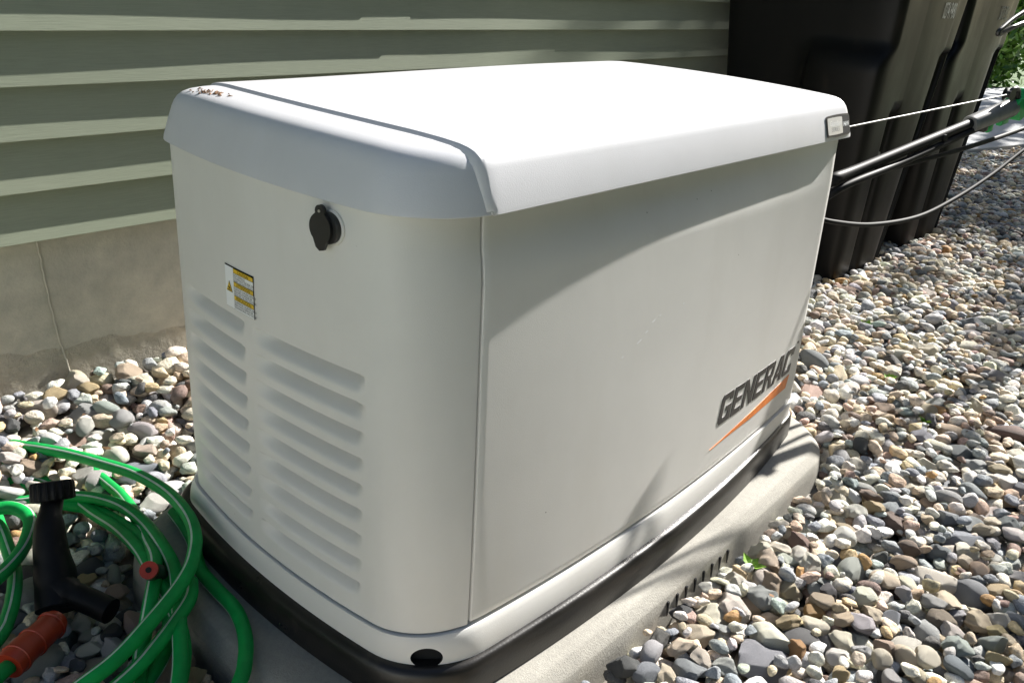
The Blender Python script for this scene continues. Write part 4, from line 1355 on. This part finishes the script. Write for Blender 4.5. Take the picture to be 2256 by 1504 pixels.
# dry leaf scraps caught between the stones
lr = np.random.default_rng(61)
LV, LF = [], []
top_st = [s for i, s in enumerate(stones) if vis[i] > 0]
for k in lr.choice(len(top_st), 90, replace=False):
    s_ = top_st[k]; p0 = np.array([s_[0] + lr.normal(0, 0.012), s_[1] + lr.normal(0, 0.012), s_[2] + s_[5] * 0.85])
    a = lr.uniform(0, 6.28); L, W_ = lr.uniform(0.004, 0.016), lr.uniform(0.002, 0.006)
    d_ = np.array([math.cos(a), math.sin(a), lr.normal(0, 0.3)]); e_ = np.array([-math.sin(a), math.cos(a), lr.normal(0, 0.3)])
    b0 = len(LV)
    LV += [p0 - d_ * L, p0 + e_ * W_, p0 + d_ * L * 0.9 + [0, 0, 0.002], p0 - e_ * W_ * 0.8 + [0, 0, 0.0015]]
    LF += [(b0, b0 + 1, b0 + 2), (b0, b0 + 2, b0 + 3)]
o = mesh_obj('leaf_litter', LV, LF, M['dry_leaf'], None, False)
tag(o, 'scraps of dry brown leaf caught among the river stones', 'leaf litter', kind='stuff')

# ------------------------------------------------------------------ weeds in the stones
def weed(x, y, s, label, seed):
    r = np.random.default_rng(seed)
    z0 = float(zg(x, y)) + 0.008
    root = empty('weed_sprout', (x, y, z0)); tag(root, label, 'weed', 'green sprouts in the stones')
    for k in range(int(r.integers(5, 9))):
        a = r.uniform(0, 6.28); L = s * r.uniform(0.6, 1.1); w = L * 0.28; tilt = r.uniform(0.35, 1.0)
        d = np.array([math.cos(a) * math.cos(tilt), math.sin(a) * math.cos(tilt), math.sin(tilt)])
        side = np.array([-math.sin(a), math.cos(a), 0])
        p0 = np.array([x, y, z0])
        V = [p0, p0 + d * L * .45 + side * w, p0 + d * L * .5 - np.array([0, 0, w * .4]), p0 + d * L * .45 - side * w, p0 + d * L - np.array([0, 0, L * .15])]
        mesh_obj('leaf', V, [(0, 1, 2), (0, 2, 3), (1, 4, 2), (2, 4, 3)], M['sprout'], root, False)
weed(2.17, 0.18, 0.045, 'lime green sprout in the sunny stones nearest the bins', 1)
weed(1.80, -0.03, 0.032, 'small green sprout in the stones straight out from the logo', 2)
weed(1.60, -0.20, 0.030, 'tiny dark green sprout among stones below the two lighter ones', 3)
weed(0.72, -0.165, 0.032, 'green blade poking up against the edge of the pad', 4)

# ------------------------------------------------------------------ trees and shrubs
def foliage(name, parent, centre, rad, n, leaf, mats, seed, hollow=0.35, clumps=26):
    r = np.random.default_rng(seed)
    cl = r.normal(size=(clumps, 3)); cl /= np.linalg.norm(cl, axis=1)[:, None]
    cl *= (r.uniform(hollow, 1.0, clumps) ** 0.6)[:, None]
    cs = r.uniform(0.20, 0.42, clumps)
    objs = []
    for mi, mat in enumerate(mats):
        m = n // len(mats)
        k = r.integers(0, clumps, m)
        p = cl[k] + r.normal(size=(m, 3)) * cs[k][:, None] * 0.6
        p = p * np.array(rad) + np.array(centre)
        a = r.normal(size=(m, 3)); a /= np.linalg.norm(a, axis=1)[:, None]
        b = np.cross(a, r.normal(size=(m, 3))); b /= np.linalg.norm(b, axis=1)[:, None]
        L = leaf * r.uniform(0.6, 1.3, m)[:, None]
        V = np.stack([p - a * L, p + b * L * 0.45, p + a * L, p - b * L * 0.45], 1).reshape(-1, 3)
        F = np.arange(m * 4).reshape(-1, 4)
        objs.append(mesh_obj(name, V, F, mat, parent, False))
    return objs
def tree(name, base, h, rad, n, leaf, mats, label, seed, crown_z=None, trunk_r=0.12, cat='tree', group=None):
    r = np.random.default_rng(seed)
    root = empty(name, base); tag(root, label, cat, group)
    bx, by, bz = base
    cz_ = crown_z if crown_z else h * 0.65
    path = catmull([(bx, by, bz - 0.1), (bx + 0.05, by + 0.03, bz + cz_ * 0.5), (bx, by, bz + cz_), (bx + 0.1, by, bz + h * 0.9)], 6)
    tube('trunk', path, np.linspace(trunk_r, trunk_r * 0.25, len(path)), M['bark'], root, 10)
    for k in range(9):
        a = r.uniform(0, 6.28); z = bz + cz_ * r.uniform(0.55, 1.0)
        e = np.array([bx + rad[0] * 0.8 * math.cos(a), by + rad[1] * 0.8 * math.sin(a), z + rad[2] * r.uniform(0.1, 0.7)])
        s0 = np.array([bx, by, z]); mid = (s0 + e) / 2 + np.array([0, 0, 0.12 * rad[2]])
        tube('limb', catmull([s0, mid, e], 5), np.linspace(trunk_r * 0.42, trunk_r * 0.1, 11), M['bark'], root, 7)
    foliage('crown', root, (bx, by, bz + cz_ + rad[2] * 0.15), rad, n, leaf, mats, seed + 50)
    return root
tree('yard_tree', (5.9, -1.74, -0.16), 4.3, (1.35, 0.75, 1.0), 7000, 0.085, [M['leaf_dark'], M['leaf_light']], 'leafy young tree in the yard that shades the stones at lower right', 21, 3.0, 0.07)
tree('yard_tree', (14.9, 0.9, -0.16), 8.5, (3.1, 2.4, 2.4), 6000, 0.14, [M['leaf_dark'], M['leaf_light']], 'tall leafy tree over the driveway that shades its concrete', 22, 5.4, 0.18)
# shrubs beyond the driveway at upper right
def shrub(base, rad, n, leaf, mats, label, seed, twigs=0):
    r = np.random.default_rng(seed)
    root = empty('shrub', base); tag(root, label, 'shrub', 'shrubs beyond the driveway')
    for k in range(7 + twigs):
        a = r.uniform(0, 6.28); rr = r.uniform(0.2, 0.9)
        s0 = np.array(base) + [r.normal(0, 0.08), r.normal(0, 0.08), -0.05]
        e = np.array(base) + [rad[0] * rr * math.cos(a), rad[1] * rr * math.sin(a), rad[2] * r.uniform(0.9, 1.7)]
        tube('stem', catmull([s0, (s0 + e) / 2 + [0, 0, 0.1], e], 5), np.linspace(0.02, 0.006, 11), M['bark'], root, 6)
    foliage('foliage', root, (base[0], base[1], base[2] + rad[2] * 1.0), rad, n, leaf, mats, seed + 9, 0.2, 40)
shrub((13.4, 3.05, -0.16), (1.1, 0.8, 1.05), 13000, 0.06, [M['leaf_light'], M['leaf_light'], M['leaf_dark']], 'bright green leafy shrub at the right edge beyond the driveway', 31)
shrub((13.9, 3.75, -0.16), (0.8, 0.5, 0.8), 900, 0.04, [M['leaf_dark']], 'thin shrub of bare grey twigs between the bins and the green shrub', 32, 26)
shrub((16.5, 4.6, -0.16), (2.0, 1.6, 1.3), 7000, 0.08, [M['leaf_dark'], M['leaf_light']], 'dark shrub mass behind the bare twigs at upper right', 33)
# rough grass verge past the driveway
vr = np.random.default_rng(77)
n = 9000
gx_ = vr.uniform(8.2, 16, n); gy_ = 0.6 + (gx_ - 8) * 0.12 + vr.uniform(1.6, 4.5, n)
ok = ((gx_ - 6.05) * 0.21 + (gy_ - 1.06) * 0.94 > 2.5)
gx_, gy_ = gx_[ok], gy_[ok]; n = len(gx_)
a = vr.uniform(0, 6.28, n); hgt = vr.uniform(0.05, 0.14, n)
Vb = np.stack([np.column_stack([gx_ - 0.012 * np.cos(a), gy_ - 0.012 * np.sin(a), np.full(n, -0.16)]), np.column_stack([gx_ + 0.012 * np.cos(a), gy_ + 0.012 * np.sin(a), np.full(n, -0.16)]), np.column_stack([gx_ + vr.normal(0, 0.03, n), gy_ + vr.normal(0, 0.03, n), -0.16 + hgt])], 1).reshape(-1, 3)
o = mesh_obj('verge_grass', Vb, np.arange(n * 3).reshape(-1, 3), M['leaf_dark'], None, False)
tag(o, 'strip of rough green grass between driveway and shrubs', 'grass', kind='stuff')

# ------------------------------------------------------------------ unseen fill reflector and sky blockers added behind the camera
def reflector(x, y0, y1, label):  # unseen white boards added to bounce sun onto the end panel
    root = empty('fill_fence', (x, (y0 + y1) / 2, -0.16)); tag(root, label, 'reflector')
    n = int((y1 - y0) / 0.16)
    bm0 = bmesh.new(); box(bm0, -0.011, 0.011, -0.0765, 0.0765, 0.0, 1.72, bevel=0.004)
    proto = bm_obj('board', bm0, M['reflector'], root)
    proto.location = (x, y0 + 0.08, -0.12)
    for k in range(1, n):
        o = proto.copy(); col.objects.link(o); o.parent = root; o.location = (x, y0 + 0.08 + 0.16 * k, -0.12)
    for zr in (0.05, 1.60):
        b_ = bmesh.new(); box(b_, x - 0.025, x + 0.025, y0, y1, zr - 0.16, zr - 0.03, bevel=0.006); bm_obj('rail', b_, M['reflector'], root)
    for k in range(int((y1 - y0) / 2.4) + 1):
        b_ = bmesh.new(); box(b_, x - 0.063, x + 0.063, y0 + 2.4 * k - 0.063, y0 + 2.4 * k + 0.063, -0.2, 1.75, bevel=0.01); bm_obj('post', b_, M['reflector'], root)
reflector(-3.0, -4.6, 1.1, 'unseen white boards added behind the camera to bounce sunlight onto the generator')
for k in range(9):  # row of unseen trees added to cut the sky fill on yard-facing sides
    tree('sky_blocker_tree', (-2.6 + 1.75 * k, -5.6 - 0.3 * (k % 2), -0.16), 6.6, (1.25, 1.0, 3.0), 3000, 0.22, [M['leaf_dark']], 'unseen dense tree added across the side yard to block sky light', 300 + k, 3.1, 0.10, group='added sky blockers')
